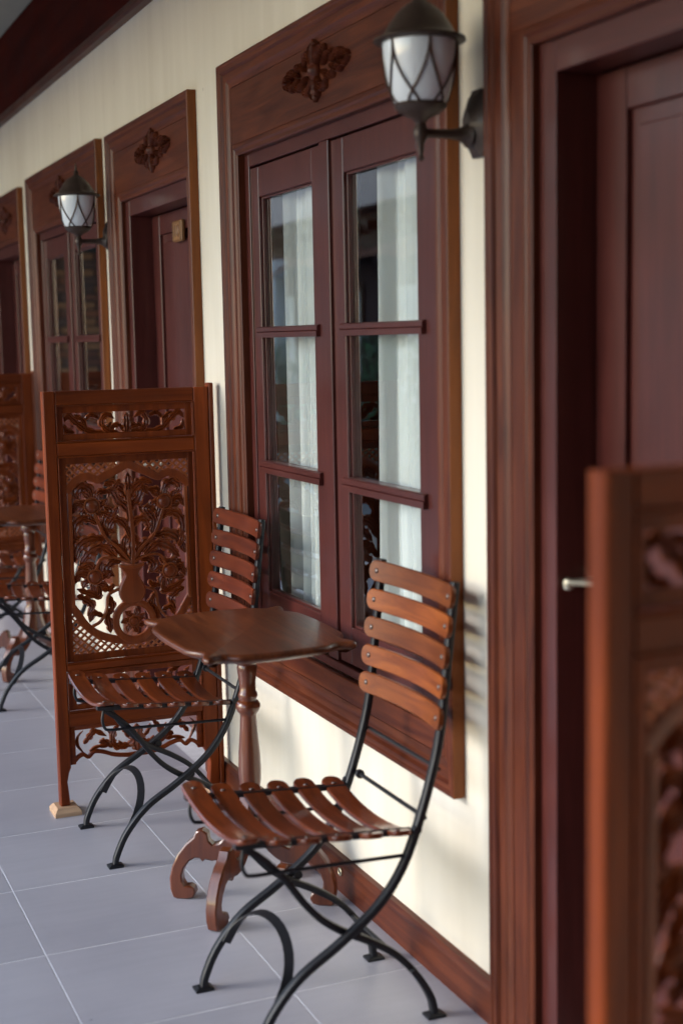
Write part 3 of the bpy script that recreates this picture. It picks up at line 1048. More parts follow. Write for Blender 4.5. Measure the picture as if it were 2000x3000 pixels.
# ------------------------------------------------------------------ window
def make_window():
    root = thing('casement_window', 'x', 'window', (WX, WINS[0], 0), group='windows along the veranda')
    c = WINS[0]
    surround(root, 2.612 - c, 4.075 - c, .455, 2.254, 2.700 - c, 3.960 - c, .56, 1.988, 2.0185)
    ornament(root, .0, 2.115, .012)
    # sill board and sloping bottom rail of the surround
    m = MB(); m.box((-.0125, 2.684 - c, .5275), (.004, 3.99 - c, .585), .002); m.build('sill', JOIN['y'], root)
    # fixed frame (x=+.008 behind the wall face)
    fx = .010
    def B(name, y0, y1, z0, z1, x0, x1, mat, parent=root, ch=.002):
        m = MB(); m.box((x0, y0 - c, z0), (x1, y1 - c, z1), ch); return m.build(name, mat, parent)
    B('frame', 3.922, 3.962, .586, 1.99, fx, fx + .07, SASH['z'])
    B('frame', 2.698, 2.760, .586, 1.99, fx, fx + .07, SASH['z'])
    B('frame', 2.760, 3.922, 1.948, 1.99, fx, fx + .07, SASH['y'])
    B('frame', 2.760, 3.922, .586, .610, fx - .006, fx + .07, SASH['y'])
    B('meeting_post', 3.324, 3.383, .612, 1.9465, fx - .004, fx + .06, SASH['z'])
    for y0, y1, g0, g1 in ((3.386, 3.919, 3.454, 3.858), (2.763, 3.321, 2.842, 3.249)):
        zb, zt, gz0, gz1 = .614, 1.943, .712, 1.857
        s = bpy.data.objects.new('sash', None)
        m = MB()
        x0, x1 = fx + .004, fx + .044
        m.box((x0, y0 - c, zb), (x1, g0 - c, zt), .002)
        m.box((x0, g1 - c, zb), (x1, y1 - c, zt), .002)
        m.box((x0 + .0008, g0 - c, zb), (x1, g1 - c, gz0), .002)
        m.box((x0 + .0008, g0 - c, gz1), (x1, g1 - c, zt), .002)
        s = m.build('sash', SASH['z'], root)
        # putty/bead lines round the glass
        m = MB()
        w = .006
        xs0, xs1 = x0 + .010, x0 + .020
        m.box((xs0, g0 - c, gz0), (xs1, g0 + w - c, gz1), .001)
        m.box((xs0, g1 - w - c, gz0), (xs1, g1 - c, gz1), .001)
        m.box((xs0, g0 + w - c, gz0), (xs1, g1 - w - c, gz0 + w), .001)
        m.box((xs0, g0 + w - c, gz1 - w), (xs1, g1 - w - c, gz1), .001)
        m.build('glazing_bead', SASH['z'], s)
        for z0, z1 in ((1.457, 1.488), (1.066, 1.100)):
            m = MB()
            pf = [(x1 - .01, 0), (x0 - .012, 0), (x0 - .012, .45), (x0 - .007, .5), (x0 - .010, .56), (x0 - .010, .9), (x0 - .004, 1.0), (x1 - .01, 1.0)]
            k = len(pf)
            m.add([(a, y - c, z0 + b * (z1 - z0)) for y in (g0 - .040, g1 + .018) for a, b in pf],
                  [tuple(range(k)), tuple(range(2 * k - 1, k - 1, -1))] + [(j, (j + 1) % k, k + (j + 1) % k, k + j) for j in range(k)])
            m.build('glazing_bar', SASH['y'], s, smooth=0)
        for z0, z1 in ((gz0, 1.066), (1.100, 1.457), (1.488, gz1)):
            m = MB()
            gx = x0 + .019
            m.add([(gx, g0 - c, z0), (gx, g1 - c, z0), (gx, g1 - c, z1), (gx, g0 - c, z1)], [(0, 3, 2, 1)])
            m.build('pane', GLASS, s, smooth=0)
    return root
w1 = make_window()
w1['label'] = 'near maroon window with two glazed sashes, white curtains and carved header, behind the table'
w2 = dup(w1); w2.location = (WX, WINS[1], 0)
w2['label'] = 'far window above the carved screen, its dark panes mirroring a brick wall'
w3 = dup(w1); w3.location = (WX, WINS[2], 0)
w3['label'] = 'distant window beyond the farthest door'

def curtain(y0, y1, lab, ph, g, flare=0.0, x=WX + .10, mat=None):
    m = MB()
    n, k = 72, 22
    for j in range(k + 1):
        z = .45 + 1.65 * j / k
        f_ = (1 - j / k)
        for i in range(n + 1):
            t = i / n
            y = y0 + (y1 - y0) * t + flare * f_ * (1 - t) * (1 if True else 0)
            a = .018 + .012 * f_
            m.v.append((x + a * math.sin(t * 19 + ph + 2.6 * math.sin(t * 4.3 + ph) + .25 * math.sin(z * 2.2 + t * 9)) + .005 * math.sin(t * 61 + ph * 3 + z * 1.5), y + .006 * math.sin(z * 2.1 + t * 17), z))
    for j in range(k):
        for i in range(n):
            q = j * (n + 1) + i
            m.f.append((q, q + 1, q + n + 2, q + n + 1))
    o = m.build('curtain', mat or CURTAIN, smooth=180)
    tag(o, lab, 'curtain', g)
    return o
G = 'white curtains behind the glass'
curtain(3.38, 3.805, 'sheer outer edge of the white curtain in the left sash of the near window', .4, G, .0, WX + .084, SHEER)
curtain(3.36, 3.775, 'dense white curtain folds in the left sash of the near window', 3.1, G, .03, WX + .112)
curtain(2.55, 3.227, 'sheer grey-white curtain edge in the right sash of the near window', 1.9, G, -.0, WX + .084, SHEER)
curtain(2.50, 3.143, 'dense white curtain folds in the right sash of the near window', 4.4, G, -.0, WX + .112)
DRAPE = plain('brown_drape', (0.055, 0.022, 0.022), 0.9, 0, 0, 200, 0.3)
curtain(3.86, 4.16, 'dark brown drape gathered at the far edge of the near window', 2.2, None, 0, WX + .19, DRAPE)
# ------------------------------------------------------------------ doors
def make_door():
    c = DOORS[1]
    root = thing('panel_door', 'x', 'door', (WX, c, 0), group='doors along the veranda')
    surround(root, 4.370 - c, 5.452 - c, 0.0, 2.240, 4.455 - c, 5.305 - c, 0.0, 1.983, 2.0135, True)
    ornament(root, -.07, 2.112, .012)
    def B(name, y0, y1, z0, z1, x0, x1, mat, parent=root, ch=.002):
        m = MB(); m.box((x0, y0 - c, z0), (x1, y1 - c, z1), ch); return m.build(name, mat, parent)
    B('door_frame', 5.245, 5.309, 0.001, 1.99, .005, .14, SASH['z'])
    B('door_frame', 4.451, 4.515, 0.001, 1.99, .005, .14, SASH['z'])
    B('door_frame', 4.515, 5.245, 1.922, 1.99, .005, .14, SASH['y'])
    m = MB()
    x0, x1 = .090, .128
    ya, yb = 4.518 - c, 5.242 - c
    m.box((x0, ya, .008), (x1, ya + .095, 1.919), .002)
    m.box((x0, yb - .095, .008), (x1, yb, 1.919), .002)
    for z0, z1 in ((.008, .16), (.86, .97), (1.845, 1.919)):
        m.box((x0 + .0006, ya + .095, z0), (x1, yb - .095, z1), .002)
    leaf = m.build('door_leaf', SASH['z'], root)
    for z0, z1 in ((.16, .86), (.97, 1.845)):
        m = MB()
        m.box((x0 + .012, ya + .095, z0), (x1 - .008, yb - .095, z1), .001)
        m.box((x0 + .006, ya + .125, z0 + .03), (x0 + .0125, yb - .125, z1 - .03), .005)
        m.build('door_panel', SASH['z'], leaf)
    # lever handle
    hy = 5.222 - c
    m = MB()
    m.lathe([(x0, .020), (x0 - .008, .020), (x0 - .010, .012), (x0 - .030, .0075), (x0 - .072, .007)], (0, hy, .985), 14, axis='x')
    m.sweep(cr([(x0 - .066, hy + .010, .984), (x0 - .070, hy - .02, .988), (x0 - .062, hy - .07, .992), (x0 - .058, hy - .115, .985)], 5),
            [(.009 * math.cos(q * PI / 4), .006 * math.sin(q * PI / 4)) for q in range(8)], (1, 0, 0))
    m.lathe([(-.012, .003), (-.009, .009), (0, .011), (.009, .009), (.012, .003)], (x0 - .070, hy + .004, .982), 12, axis='z')
    m.build('handle', CREAMH, leaf)
    return root
d1 = make_door()
d1['label'] = 'recessed maroon door between the two windows with a small wooden number plaque'
d0 = dup(d1); d0.location = (WX, DOORS[0], 0)
d0['label'] = 'large blurred maroon door with pale lever handle beside the near wall lamp'
d2 = dup(d1); d2.location = (WX, DOORS[2], 0)
d2['label'] = 'farthest dark door, just inside the photo edge beyond the far window'
d3 = dup(d1); d3.location = (WX, DOORS[3], 0)
d3['label'] = 'last door of the row, beyond the farthest carved screen'

pq = thing('door_plaque', 'small carved pale wooden plaque hung on the middle door', 'plaque', (WX + .090, 4.872, 1.84))
m = MB(); m.box((-.016, -.053, -.037), (-.0005, .053, .037), .004); m.build('plate', PLAQW, pq)
m = MB()
for s in (-1, 1):
    cy_ = s * .017
    pts = [(-.017, cy_ + .010 * math.cos(a * PI / 8), .020 * math.sin(a * PI / 8)) for a in range(16)]
    if s < 0:
        m.sweep(pts, [(.0022 * math.cos(q * PI / 3), .0028 * math.sin(q * PI / 3)) for q in range(6)], (1, 0, 0), closed=True)
    else:
        m.box((-.019, cy_ - .003, -.020), (-.0155, cy_ + .003, .020), .001)
m.build('carved_number', wood('plaque_dark', (.16, .06, .02), (.27, .12, .05), 'z'), pq)
m = MB()
for z0, z1, y0, y1 in ((.029, .033, -.047, .047), (-.033, -.029, -.047, .047), (-.029, .029, .043, .047), (-.029, .029, -.047, -.043)):
    m.box((-.0185, y0, z0), (-.0155, y1, z1), .001)
m.build('raised_border', PLAQW, pq)

# ------------------------------------------------------------------ wall lamps
def make_lamp():
    # origin on the wall at the back plate centre
    root = thing('wall_lamp', 'x', 'lamp', (WX, 2.52, 1.868), group='lantern lamps on the wall')
    X, Z = -.134, -1.868
    m = MB()
    m.lathe([(-.001, .066), (-.010, .068), (-.014, .060), (-.022, .050), (-.028, .036), (-.034, .024)], (0, 0, 0), 8, axis='x', phase=PI / 8, sx=.72, sy=1.05)
    m.build('back_plate', BRONZE, root, smooth=25)
    m = MB()
    m.lathe([(-.030, .026), (-.038, .018), (-.05, .0125), (-.07, .0095), (-.128, .0085)], (0, 0, 1.846 + Z), 14, axis='x')
    m.build('arm', BRONZE, root)
    m = MB()
    m.lathe([(1.792, .003), (1.797, .0075), (1.803, .004), (1.812, .0062), (1.826, .007), (1.836, .0135), (1.846, .015), (1.856, .013), (1.864, .010), (1.872, .016),
             (1.880, .034), (1.890, .048), (1.897, .0525), (1.901, .0505)], (X, 0, Z), 18)
    m.build('cup', BRONZE, root)
    GP = [(1.8985, .045), (1.905, .052), (1.925, .0585), (1.955, .0655), (1.985, .0705), (2.008, .0725), (2.0155, .0725)]
    m = MB(); m.lathe(GP, (X, 0, Z), 32)
    m.build('glass_shade', OPAL, root, smooth=60)
    def gr(z):
        for (a, b), (c_, d_) in zip(GP, GP[1:]):
            if a <= z <= c_:
                return b + (d_ - b) * (z - a) / (c_ - a)
        return GP[-1][1]
    nr = 6
    for k in range(nr):
        for sg in (1, -1):
            a0 = 2 * PI * k / nr + .32
            pts = []
            for i in range(15):
                t = i / 14
                z = 2.0145 - t * (2.0145 - 1.899)
                a = a0 + sg * (t ** 2.1) * (2 * PI / nr) * .74
                r = gr(z) + .0016
                pts.append((X + r * math.cos(a), r * math.sin(a), z + Z))
            m = MB()
            mid = Vector((X, 0, 0))
            m.sweep(pts, [(.0026 * math.cos(q * PI / 3), .0026 * math.sin(q * PI / 3)) for q in range(6)], (math.cos(a0), math.sin(a0), 0))
            m.build('rib', COPPER, root)
    m = MB()
    m.lathe([(2.016, .070), (2.0165, .086), (2.019, .0905), (2.023, .0895), (2.027, .078), (2.034, .069), (2.050, .060), (2.070, .046), (2.085, .030), (2.093, .017), (2.097, .012)], (X, 0, Z), 28)
    m.build('cap', BRONZE, root, smooth=30)
    m = MB()
    m.lathe([(2.0955, .013), (2.100, .008), (2.105, .011), (2.110, .0085), (2.113, .005), (2.126, .0042), (2.146, .0012)], (X, 0, Z), 12)
    m.build('finial', BRONZE, root)
    return root
l1 = make_lamp()
l1['label'] = 'near lantern wall lamp with white glass, beside the right edge of the big window'
l2 = dup(l1); l2.location = (WX, 5.495, 1.868)
l2['label'] = 'far lantern wall lamp with white glass, in front of the far window'

# ------------------------------------------------------------------ chairs
def rbox_outline(L, w, n=5):
    """rounded-end slat outline, length L along a, width w along b"""
    r = w * .42
    pts = []
    for cx_, cy_, a0 in ((L / 2 - r, w / 2 - r, 0), (-L / 2 + r, w / 2 - r, PI / 2), (-L / 2 + r, -w / 2 + r, PI), (L / 2 - r, -w / 2 + r, 1.5 * PI)):
        for i in range(n):
            a = a0 + PI / 2 * i / (n - 1)
            pts.append((cx_ + r * math.cos(a), cy_ + r * math.sin(a)))
    return pts

def slat_mb(L, w, th, sag, nseg=14):
    """slat along y, width along x, top +z; bowed by sag (centre lowered), rounded ends"""
    m = MB()
    r = w * .40
    rows = []
    ys = [-L / 2 + r * (1 - math.cos(PI / 2 * i / 4)) for i in range(5)]
    ys += [-L / 2 + r + (L - 2 * r) * i / nseg for i in range(1, nseg)]
    ys += [-v for v in ys[4::-1]]
    for y in ys:
        e = L / 2 - abs(y)
        hw = w / 2 if e >= r else (w / 2 - r) + math.sqrt(max(0, r * r - (r - e) ** 2))
        z = -sag * (1 - (2 * y / L) ** 2)
        c = .0022
        rows.append([(-hw + c, y, z + th), (hw - c, y, z + th), (hw, y, z + th - c), (hw, y, z + c), (hw - c, y, z), (-hw + c, y, z), (-hw, y, z + c), (-hw, y, z + th - c)])
    k = 8
    m.v = [p for r_ in rows for p in r_]
    for i in range(len(rows) - 1):
        for j in range(k):
            m.f.append((i * k + j, i * k + (j + 1) % k, (i + 1) * k + (j + 1) % k, (i + 1) * k + j))
    m.f.append(tuple(range(k)))
    m.f.append(tuple((len(rows) - 1) * k + j for j in range(k)))
    return m

HWD = .178       # half distance between the two outer posts
def make_chair():
    # origin on the floor; +x = back (towards the wall); local x = world x - .870
    root = thing('bistro_chair', 'x', 'chair', (.870, 2.72, 0), group='folding slatted bistro chairs')
    BAR = [(-.0100, -.006), (-.0088, -.0072), (.0088, -.0072), (.0100, -.006), (.0100, .006), (.0088, .0072), (-.0088, .0072), (-.0100, .006)]
    O = .870
    back = [(1.338, .945), (1.318, .78), (1.299, .63), (1.276, .535), (1.243, .435), (1.205, .35), (1.150, .28), (1.063, .215), (.975, .160), (.915, .095), (.884, .035), (.877, .006)]
    front = [(.866, .447), (.918, .405), (.960, .356), (.995, .306), (1.032, .265), (1.080, .230), (1.142, .196), (1.202, .154), (1.250, .098), (1.280, .045), (1.289, .006)]
    for s in (-1, 1):
        y = s * HWD
        m = MB()
        m.sweep(cr([(a - O, y, b) for a, b in back], 5), BAR, (0, 1, 0))
        m.build('back_post', IRON, root, smooth=50)
        y = s * (HWD - .022)
        m = MB()
        m.sweep(cr([(a - O, y, b) for a, b in front], 5), BAR, (0, 1, 0))
        m.build('leg', IRON, root, smooth=50)
        for fx, yy_ in ((.877, s * HWD), (1.289, s * (HWD - .022))):
            m = MB()
            m.add([(fx - O + sx * q * .021, yy_ + sy * q * .0165, z) for z, q in ((0, 1), (.005, 1), (.009, .6)) for sx, sy in ((-1, -1), (1, -1), (1, 1), (-1, 1))],
                  [(3, 2, 1, 0)] + [(4 * r + j, 4 * r + (j + 1) % 4, 4 * r + 4 + (j + 1) % 4, 4 * r + 4 + j) for r in (0, 1) for j in range(4)] + [(8, 9, 10, 11)])
            m.build('foot_plate', IRON, root, smooth=0)
        # seat rail
        m = MB()
        yr = s * (HWD - .012)
        m.box((.845 - O, yr - .010, .4425), (1.238 - O, yr + .010, .4535), .001)
        m.v = [(a, b, z - (a + .025) * .075 + .006) for a, b, z in m.v]
        m.build('seat_rail', IRON, root)
        # folding guide rod with its bracket
        m = MB()
        yg = s * (HWD - .004)
        m.tube(cr([(.862 - O, yg, .447), (.858 - O, yg, .42), (.864 - O, yg, .398), (.880 - O, yg, .3905), (.95 - O, yg, .388), (1.222 - O, yg, .377)], 4), .0042, 7)
        m.build('guide_rod', IRON, root)
        for pr, pc in (([(-.004, .010), (.004, .010)], (1.108 - O, s * (HWD - .010), .232)), ([(-.006, .009), (.006, .009)], (1.240 - O, s * (HWD + .006), .432))):
            m = MB()
            m.lathe(pr, pc, 10, axis='y')
            m.build('pivot', IRON, root)
    # cross rods
    def rod(x, z, r, nut=False):
        m = MB()
        m.tube([(x - O, -HWD, z), (x - O, HWD, z)], r, 8)
        if nut:
            for s in (-1, 1):
                m.lathe([(-.006, .004), (-.005, .0105), (.005, .0105), (.006, .004)], (x - O, s * (HWD - .022), z), 8, axis='y')
        return m.build('cross_rod', IRON, root)
    rod(1.262, .452, .0048, True)
    rod(1.296, .552, .0042)
    rod(1.232, .118, .005)
    # arch between the front legs
    hb = []
    for i in range(17):
        a = PI * i / 16
        yy_ = -math.cos(a) * (HWD - .013)
        zz = .105 + .105 * math.sin(a) ** .8
        xx = .944 + (zz - .13) * .55
        hb.append((xx - O, yy_, zz))
    m = MB()
    m.sweep(hb, [(-.0105, -.0016), (.0105, -.0016), (.0105, .0016), (-.0105, .0016)], (.95, 0, .3))
    m.build('front_hoop', IRON, root, smooth=50)
    # seat slats
    sm = slat_mb(.405, .050, .011, .026).mesh('seat_slat', SEATW, 40)
    rv = MB(); rv.lathe([(0, .0062), (.0016, .006), (.003, .003), (.0032, .0008)], seg=10)
    rme = rv.mesh('rivet', RIVET, 60)
    for i in range(6):
        x = .868 - O + .0668 * i
        z = .4555 - .0050 * i + (0.012 if i == 0 else .003 if i == 1 else 0)
        o = link(sm, 'seat_slat', root, (x, 0, z), (random.uniform(-.006, .006), .065 if i else .0, random.uniform(-.012, .012)))
        for s in (-1, 1):
            link(rme, 'rivet', o, (0, s * .172, .0108 - .026 * (1 - (2 * .172 / .405) ** 2)), (s * -.2, 0, 0))
    # back slats (curved backwards in the middle)
    bmh = slat_mb(.405, .0485, .011, .025)
    bmh.v = [(z, y, x) for x, y, z in bmh.v]               # width -> z, bow -> x (negative z-sag means towards sitter)
    bmh.v = [(-a, b, c) for a, b, c in bmh.v]              # bow backwards (+x)
    bme = bmh.mesh('back_slat', SLAT['y'], 40)
    rb = MB(); rb.lathe([(0, .0062), (-.0016, .006), (-.003, .003), (-.0032, .0008)], seg=10, axis='x')
    rbm = rb.mesh('rivet', RIVET, 60)
    def bx(z):
        return 1.338 + (z - .945) * .124
    for i in range(5):
        z = .917 - .0640 * i
        o = link(bme, 'back_slat', root, (bx(z) - O - .0075, 0, z), (random.uniform(-.008, .008), .12, 0))
        for s in (-1, 1):
            link(rbm, 'rivet', o, (-.011 + .025 * (1 - (2 * .176 / .405) ** 2), s * .176, 0), (0, 0, s * .2))
    return root
CH = make_chair()
CH['label'] = 'nearest folding bistro chair, orange back slats fully shown in front of the table'
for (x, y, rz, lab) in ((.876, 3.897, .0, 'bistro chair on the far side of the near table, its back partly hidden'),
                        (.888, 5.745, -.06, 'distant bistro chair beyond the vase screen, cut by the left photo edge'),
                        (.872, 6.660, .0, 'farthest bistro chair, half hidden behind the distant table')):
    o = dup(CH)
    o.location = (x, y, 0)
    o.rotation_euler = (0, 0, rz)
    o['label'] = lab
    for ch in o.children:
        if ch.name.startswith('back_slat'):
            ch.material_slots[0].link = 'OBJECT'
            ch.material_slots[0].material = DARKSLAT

# ------------------------------------------------------------------ tables
def make_table():
    root = thing('pedestal_table', 'x', 'table', (1.15, 3.325, 0), group='small pedestal tables')
    hx, hy = .196, .270
    def side(n=30):
        pts = []
        for i in range(n):
            s = -.985 + 1.97 * i / (n - 1)
            b = .018 * math.cos(s * PI / 2) ** 1.0 - .024 * math.exp(-((abs(s) - .76) / .12) ** 2)
            pts.append((s, b))
        return pts
    sd_ = side()
    out = []
    for ax, sg in (('x', 1), ('y', 1), ('x', -1), ('y', -1)):
        for s, b in sd_:
            if ax == 'x' and sg == 1: q = (hx + b, s * hy * .97)
            if ax == 'y' and sg == 1: q = (-s * hx * .97, hy + b)
            if ax == 'x' and sg == -1: q = (-hx - b, -s * hy * .97)
            if ax == 'y' and sg == -1: q = (s * hx * .97, -hy - b)
            out.append(q)
    m = MB()
    lay = [(.692, .030), (.695, .022), (.700, .010), (.703, .006), (.706, .001), (.711, .0), (.7165, .0025), (.7195, .008), (.7205, .014)]
    n = len(out)
    for z, d in lay:
        m.v += [(a, b, z) for a, b in inset(out, d)]
    for r in range(len(lay) - 1):
        for j in range(n):
            m.f.append((r * n + j, r * n + (j + 1) % n, (r + 1) * n + (j + 1) % n, (r + 1) * n + j))
    m.f.append(tuple(range(n))[::-1])
    m.f.append(tuple((len(lay) - 1) * n + j for j in range(n)))
    m.build('tabletop', TABLEW, root, smooth=50)
    m = MB()
    m.lathe([(.150, .012), (.155, .022), (.165, .026), (.172, .022), (.178, .030), (.20, .034), (.30, .034), (.308, .030), (.330, .0335), (.355, .0345), (.40, .0325), (.45, .0275), (.495, .0245),
             (.502, .0265), (.507, .032), (.516, .0365), (.526, .0365), (.533, .031), (.537, .0255), (.541, .0265), (.548, .0295), (.556, .0275), (.560, .0245), (.585, .0245), (.610, .0290),
             (.622, .0305), (.630, .0275), (.634, .0325), (.645, .0405), (.658, .0405), (.668, .036), (.673, .041), (.682, .045), (.692, .047)], seg=26)
    m.v = [(a * .86, b * .86, z_) for a, b, z_ in m.v]
    m.build('pedestal', TABLEZ, root, smooth=40)
    # scroll legs: outline in (r, z)
    upper = [(.024, .300), (.034, .290), (.040, .250), (.052, .207), (.068, .174), (.085, .156), (.102, .151), (.112, .160), (.116, .181), (.129, .190), (.147, .184), (.153, .169), (.175, .150), (.197, .122), (.213, .088), (.221, .055), (.220, .025), (.213, .004), (.205, 0)]
    lower = [(.176, 0), (.160, .004), (.152, .017), (.156, .031), (.167, .037), (.180, .036), (.187, .048), (.188, .064), (.181, .084), (.166, .104), (.151, .113), (.138, .112), (.131, .103), (.123, .110), (.105, .107), (.085, .111), (.065, .122), (.045, .140), (.030, .158), (.024, .168)]
    ol = upper + lower
    m = MB()
    m.prism(ol, lambda a, b, t: (a, t, b), -.016, .016, .004)
    lm = m.mesh('leg', TABLEZ, 40)
    for a in (147, 222, 327, 42):
        link(lm, 'leg', root, (0, 0, 0), (0, 0, math.radians(a)))
    return root
t1 = make_table()
t1['label'] = 'small brown pedestal table with wavy-edged top, under the near window between two chairs'
t2 = dup(t1)
t2.location = (1.142, 6.175, 0)
t2['label'] = 'distant pedestal table partly hidden behind the vase screen'

# ------------------------------------------------------------------ garden side (seen in the panes) and added light blockers
ob = thing('opposite_building', 'white garden building with red tiled roof, mirrored in the near window panes', 'building', (-6.6, 22, -.17))
m = MB(); m.box((-4, -9, 0), (0, 16, 4.1), 0); m.build('wall', plain('far_timber_wall', (0.10, 0.05, 0.05), 0.8, 0, 0, 4, 0.3), ob, smooth=0)
PINKB = plain('pale_pink_board', (0.78, 0.60, 0.52), 0.7, 0, 0, 6, 0.2)
m = MB(); m.box((.42, -9.3, 3.62), (.50, 16.3, 4.28), .01); m.build('eave_board', PINKB, ob)
m = MB(); m.box((0.002, -9, 3.02), (.10, 16, 3.55), .01); m.build('beam', JOIN['y'], ob)
m = MB()
for y in range(-9, 17):
    m.box((.10, y - .05, 3.28), (.42, y + .05, 3.44), .005)
m.build('rafter', JOIN['z'], ob)
m = MB()
for k in range(12):
    xa, za = .5 - k * .36, 4.3 + k * .17
    m.add([(xa, -9.3, za), (xa - .42, -9.3, za + .19), (xa - .42, -9.3, za + .23), (xa, -9.3, za + .05),
           (xa, 16.3, za), (xa - .42, 16.3, za + .19), (xa - .42, 16.3, za + .23), (xa, 16.3, za + .05)],
          [(0, 1, 2, 3), (7, 6, 5, 4), (0, 4, 5, 1), (1, 5, 6, 2), (2, 6, 7, 3), (3, 7, 4, 0)])
m.build('roof', ROOFT, ob, smooth=0)
for k in range(9):                                   # small tiled hoods over the openings, white pillars between
    y = -8.9 + k * 2.9
    m = MB()
    for q in range(13):
        u0, u1 = -1.25 + 2.5 * q / 13, -1.25 + 2.5 * (q + 1) / 13
        c0, c1 = 2.72 + .16 * (1 - (u0 / 1.25) ** 2), 2.72 + .16 * (1 - (u1 / 1.25) ** 2)
        m.add([(0, y + u0, c0 + .3), (0, y + u1, c1 + .3), (.85, y + u1, c1), (.85, y + u0, c0), (.85, y + u1, c1 - .06), (.85, y + u0, c0 - .06)],
              [(0, 1, 2, 3), (3, 2, 4, 5)])
    m.build('hood', ROOFT, ob, smooth=0)
    m = MB(); m.box((.5, y + 1.33, 0), (.75, y + 1.57, 3.0), .01); m.build('pillar', CREAMW, ob)
    m = MB(); m.box((.002, y - .8, .3), (.05, y + .8, 2.5), .004); w_ = m.build('window', JOIN['z'], ob)
    m = MB(); m.box((.051, y - .70, .45), (.056, y - .05, 2.4), 0); m.box((.051, y + .05, .45), (.056, y + .70, 2.4), 0); m.build('pane', OPAL, w_, smooth=0)

ev = thing('end_light_blocker', 'unseen dark board wall added behind the viewer to cut light', 'wall', (0, -.95, 0))  # added behind the camera to keep light off camera-facing surfaces
m = MB()
for i in range(14):
    m.box((-1.40 + i * .2, -.02, 0.001), (-1.202 + i * .2, .02, 3.03), .004)
m.build('board', BEAMW, ev)

sp_ = thing('side_light_blocker', 'unseen dark board wall added along the garden edge to shade the near screen', 'wall', (-1.36, .35, 0))  # added out of view so the nearest screen gets less light
m = MB()
for i in range(8):
    m.box((-.02, -1.27 + i * .2, 0.001), (.02, -1.072 + i * .2, 2.64), .004)
m.build('board', BEAMW, sp_)

lf = MB()
lf.add([(0, 0, 0), (.5, -.16, .05), (1, 0, 0), (.5, .16, .05), (.5, 0, .02)], [(0, 1, 4), (1, 2, 4), (2, 3, 4), (3, 0, 4)])
def shrub(x, y, h, r, k, lab):
    o = thing('shrub', lab, 'shrub', (x, y, -.17), group='garden shrubs mirrored in the panes')
    m = MB()
    for i in range(5):
        a = random.uniform(0, 2 * PI)
        m.tube([(0.05 * math.cos(a), .05 * math.sin(a), 0), (r * .3 * math.cos(a), r * .3 * math.sin(a), h * .5), (r * .5 * math.cos(a), r * .5 * math.sin(a), h * .9)], .018, 6)
    m.build('stem', BARK, o)
    m = MB()
    for i in range(900):
        a, u = random.uniform(0, 2 * PI), random.random() ** .5
        zz = random.uniform(.12, 1)
        rr = r * u * (1.1 - abs(zz - .5) * .9)
        c = Vector((rr * math.cos(a), rr * math.sin(a), zz * h))
        M_ = Matrix.Translation(c) @ Matrix.Rotation(random.uniform(0, 6.28), 4, 'Z') @ Matrix.Rotation(random.uniform(-.9, .9), 4, 'Y') @ Matrix.Scale(random.uniform(.08, .2), 4)
        m.add([M_ @ Vector(v) for v in lf.v], lf.f)
    f_ = m.build('foliage', LEAFM[k % 3], o, smooth=0)
    f_['kind'] = 'stuff'
for i, (x, y, h, r) in enumerate(((-3.6, 13.5, 1.7, .8), (-4.4, 15.6, 1.5, .9), (-5.0, 17.6, 1.6, .8), (-5.1, 20.0, 1.4, .9), (-5.2, 22.4, 1.7, .9))):
    shrub(x, y, h, r, i, ['low dark shrub nearest the veranda corner', 'wide green shrub second along the white building', 'bright shrub in the middle of the garden bed',
                          'low shrub fourth along the garden bed', 'tall shrub at the far end of the garden bed'][i])

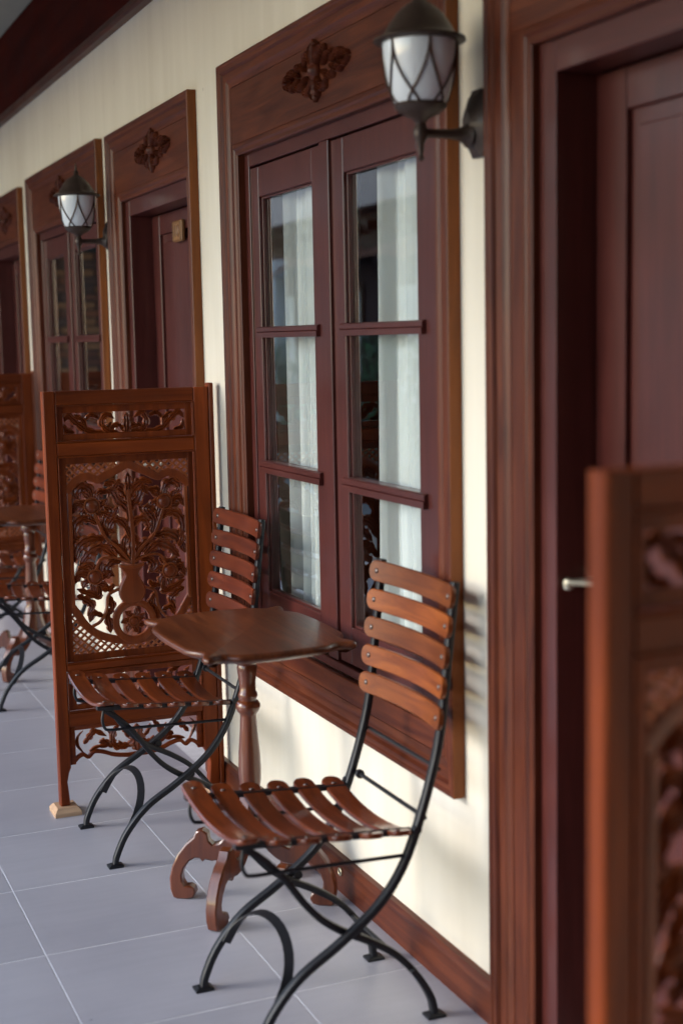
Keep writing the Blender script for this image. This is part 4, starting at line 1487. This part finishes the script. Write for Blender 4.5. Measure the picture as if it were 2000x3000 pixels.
bw = thing('brick_wall', 'brown brick wall closing the veranda end, mirrored in the far window', 'wall', (-.35, 13.4, 0))
m = MB(); m.box((-1.05, .012, -.003), (1.72, .22, 2.36), 0); m.build('mortar_bed', MORTAR, bw, smooth=0)
m = MB(); m.box((-1.05, .02, 2.361), (1.74, .2, 3.034), .003); m.build('sky_block_board', BEAMW, bw, smooth=0)  # added over the bricks to block bright sky from far reflections
bms = []
for q in range(4):
    m = MB(); m.box((-.105, -.006, -.031), (.105, .10, .031), .004); bms.append(m.mesh('brick', BRICK[q], 0))
for r_ in range(30):
    for i in range(9):
        link(random.choice(bms), 'brick', bw, (-.9 + .225 * i + (.11 if r_ % 2 else 0), random.uniform(-.004, .004), .04 + .077 * r_))

def tree(x, y, h, r, lab):  # trees added to dim the low horizon reflected in far wood and glass
    o = thing('blocker_tree', lab, 'tree', (x, y, -.17), group='trees added past the veranda end to darken reflections')
    m = MB()
    m.lathe([(0, .13), (h * .2, .10), (h * .5, .075), (h * .75, .03)], seg=9)
    for i in range(6):
        a = i * 1.05 + random.random()
        m.tube([(0, 0, h * (.35 + .05 * i)), (r * .4 * math.cos(a), r * .4 * math.sin(a), h * (.5 + .05 * i)), (r * .8 * math.cos(a), r * .8 * math.sin(a), h * (.6 + .05 * i))], .03, 6)
    m.build('trunk', BARK, o)
    m = MB()
    for i in range(2200):
        a, ph_, u = random.uniform(0, 2 * PI), math.acos(random.uniform(-1, 1)), random.random() ** .45
        k = 1 + .25 * math.sin(3 * a) * math.sin(4 * ph_)
        c = Vector((r * u * k * math.sin(ph_) * math.cos(a), r * u * k * math.sin(ph_) * math.sin(a), h * .66 + h * .36 * u * k * math.cos(ph_)))
        M_ = Matrix.Translation(c) @ Matrix.Rotation(random.uniform(0, 6.28), 4, 'Z') @ Matrix.Rotation(random.uniform(-.9, .9), 4, 'Y') @ Matrix.Scale(random.uniform(.16, .34), 4)
        m.add([M_ @ Vector(v) for v in lf.v], lf.f)
    f_ = m.build('crown', LEAFM[2], o, smooth=0)
    f_['kind'] = 'stuff'
for x, y, h, r, lab in ((-2.6, 19.5, 4.6, 1.6, 'added dark leafy tree beside the brick end wall'), (-4.6, 27, 5.2, 2.0, 'larger added leafy tree at the far end of the garden'),
                        (-1.0, 24, 5.5, 2.2, 'tall added leafy tree behind the brick end wall')):
    tree(x, y, h, r, lab)

mt = MB(); mt.box((.55, 8.9, .001), (1.25, 9.4, .016), .004)  # thin dark panel flat on the far tiles
tag(mt.build('floor_panel', DARKPANEL), 'thin dark panel lying on the tiles far beyond the distant table', 'mat')
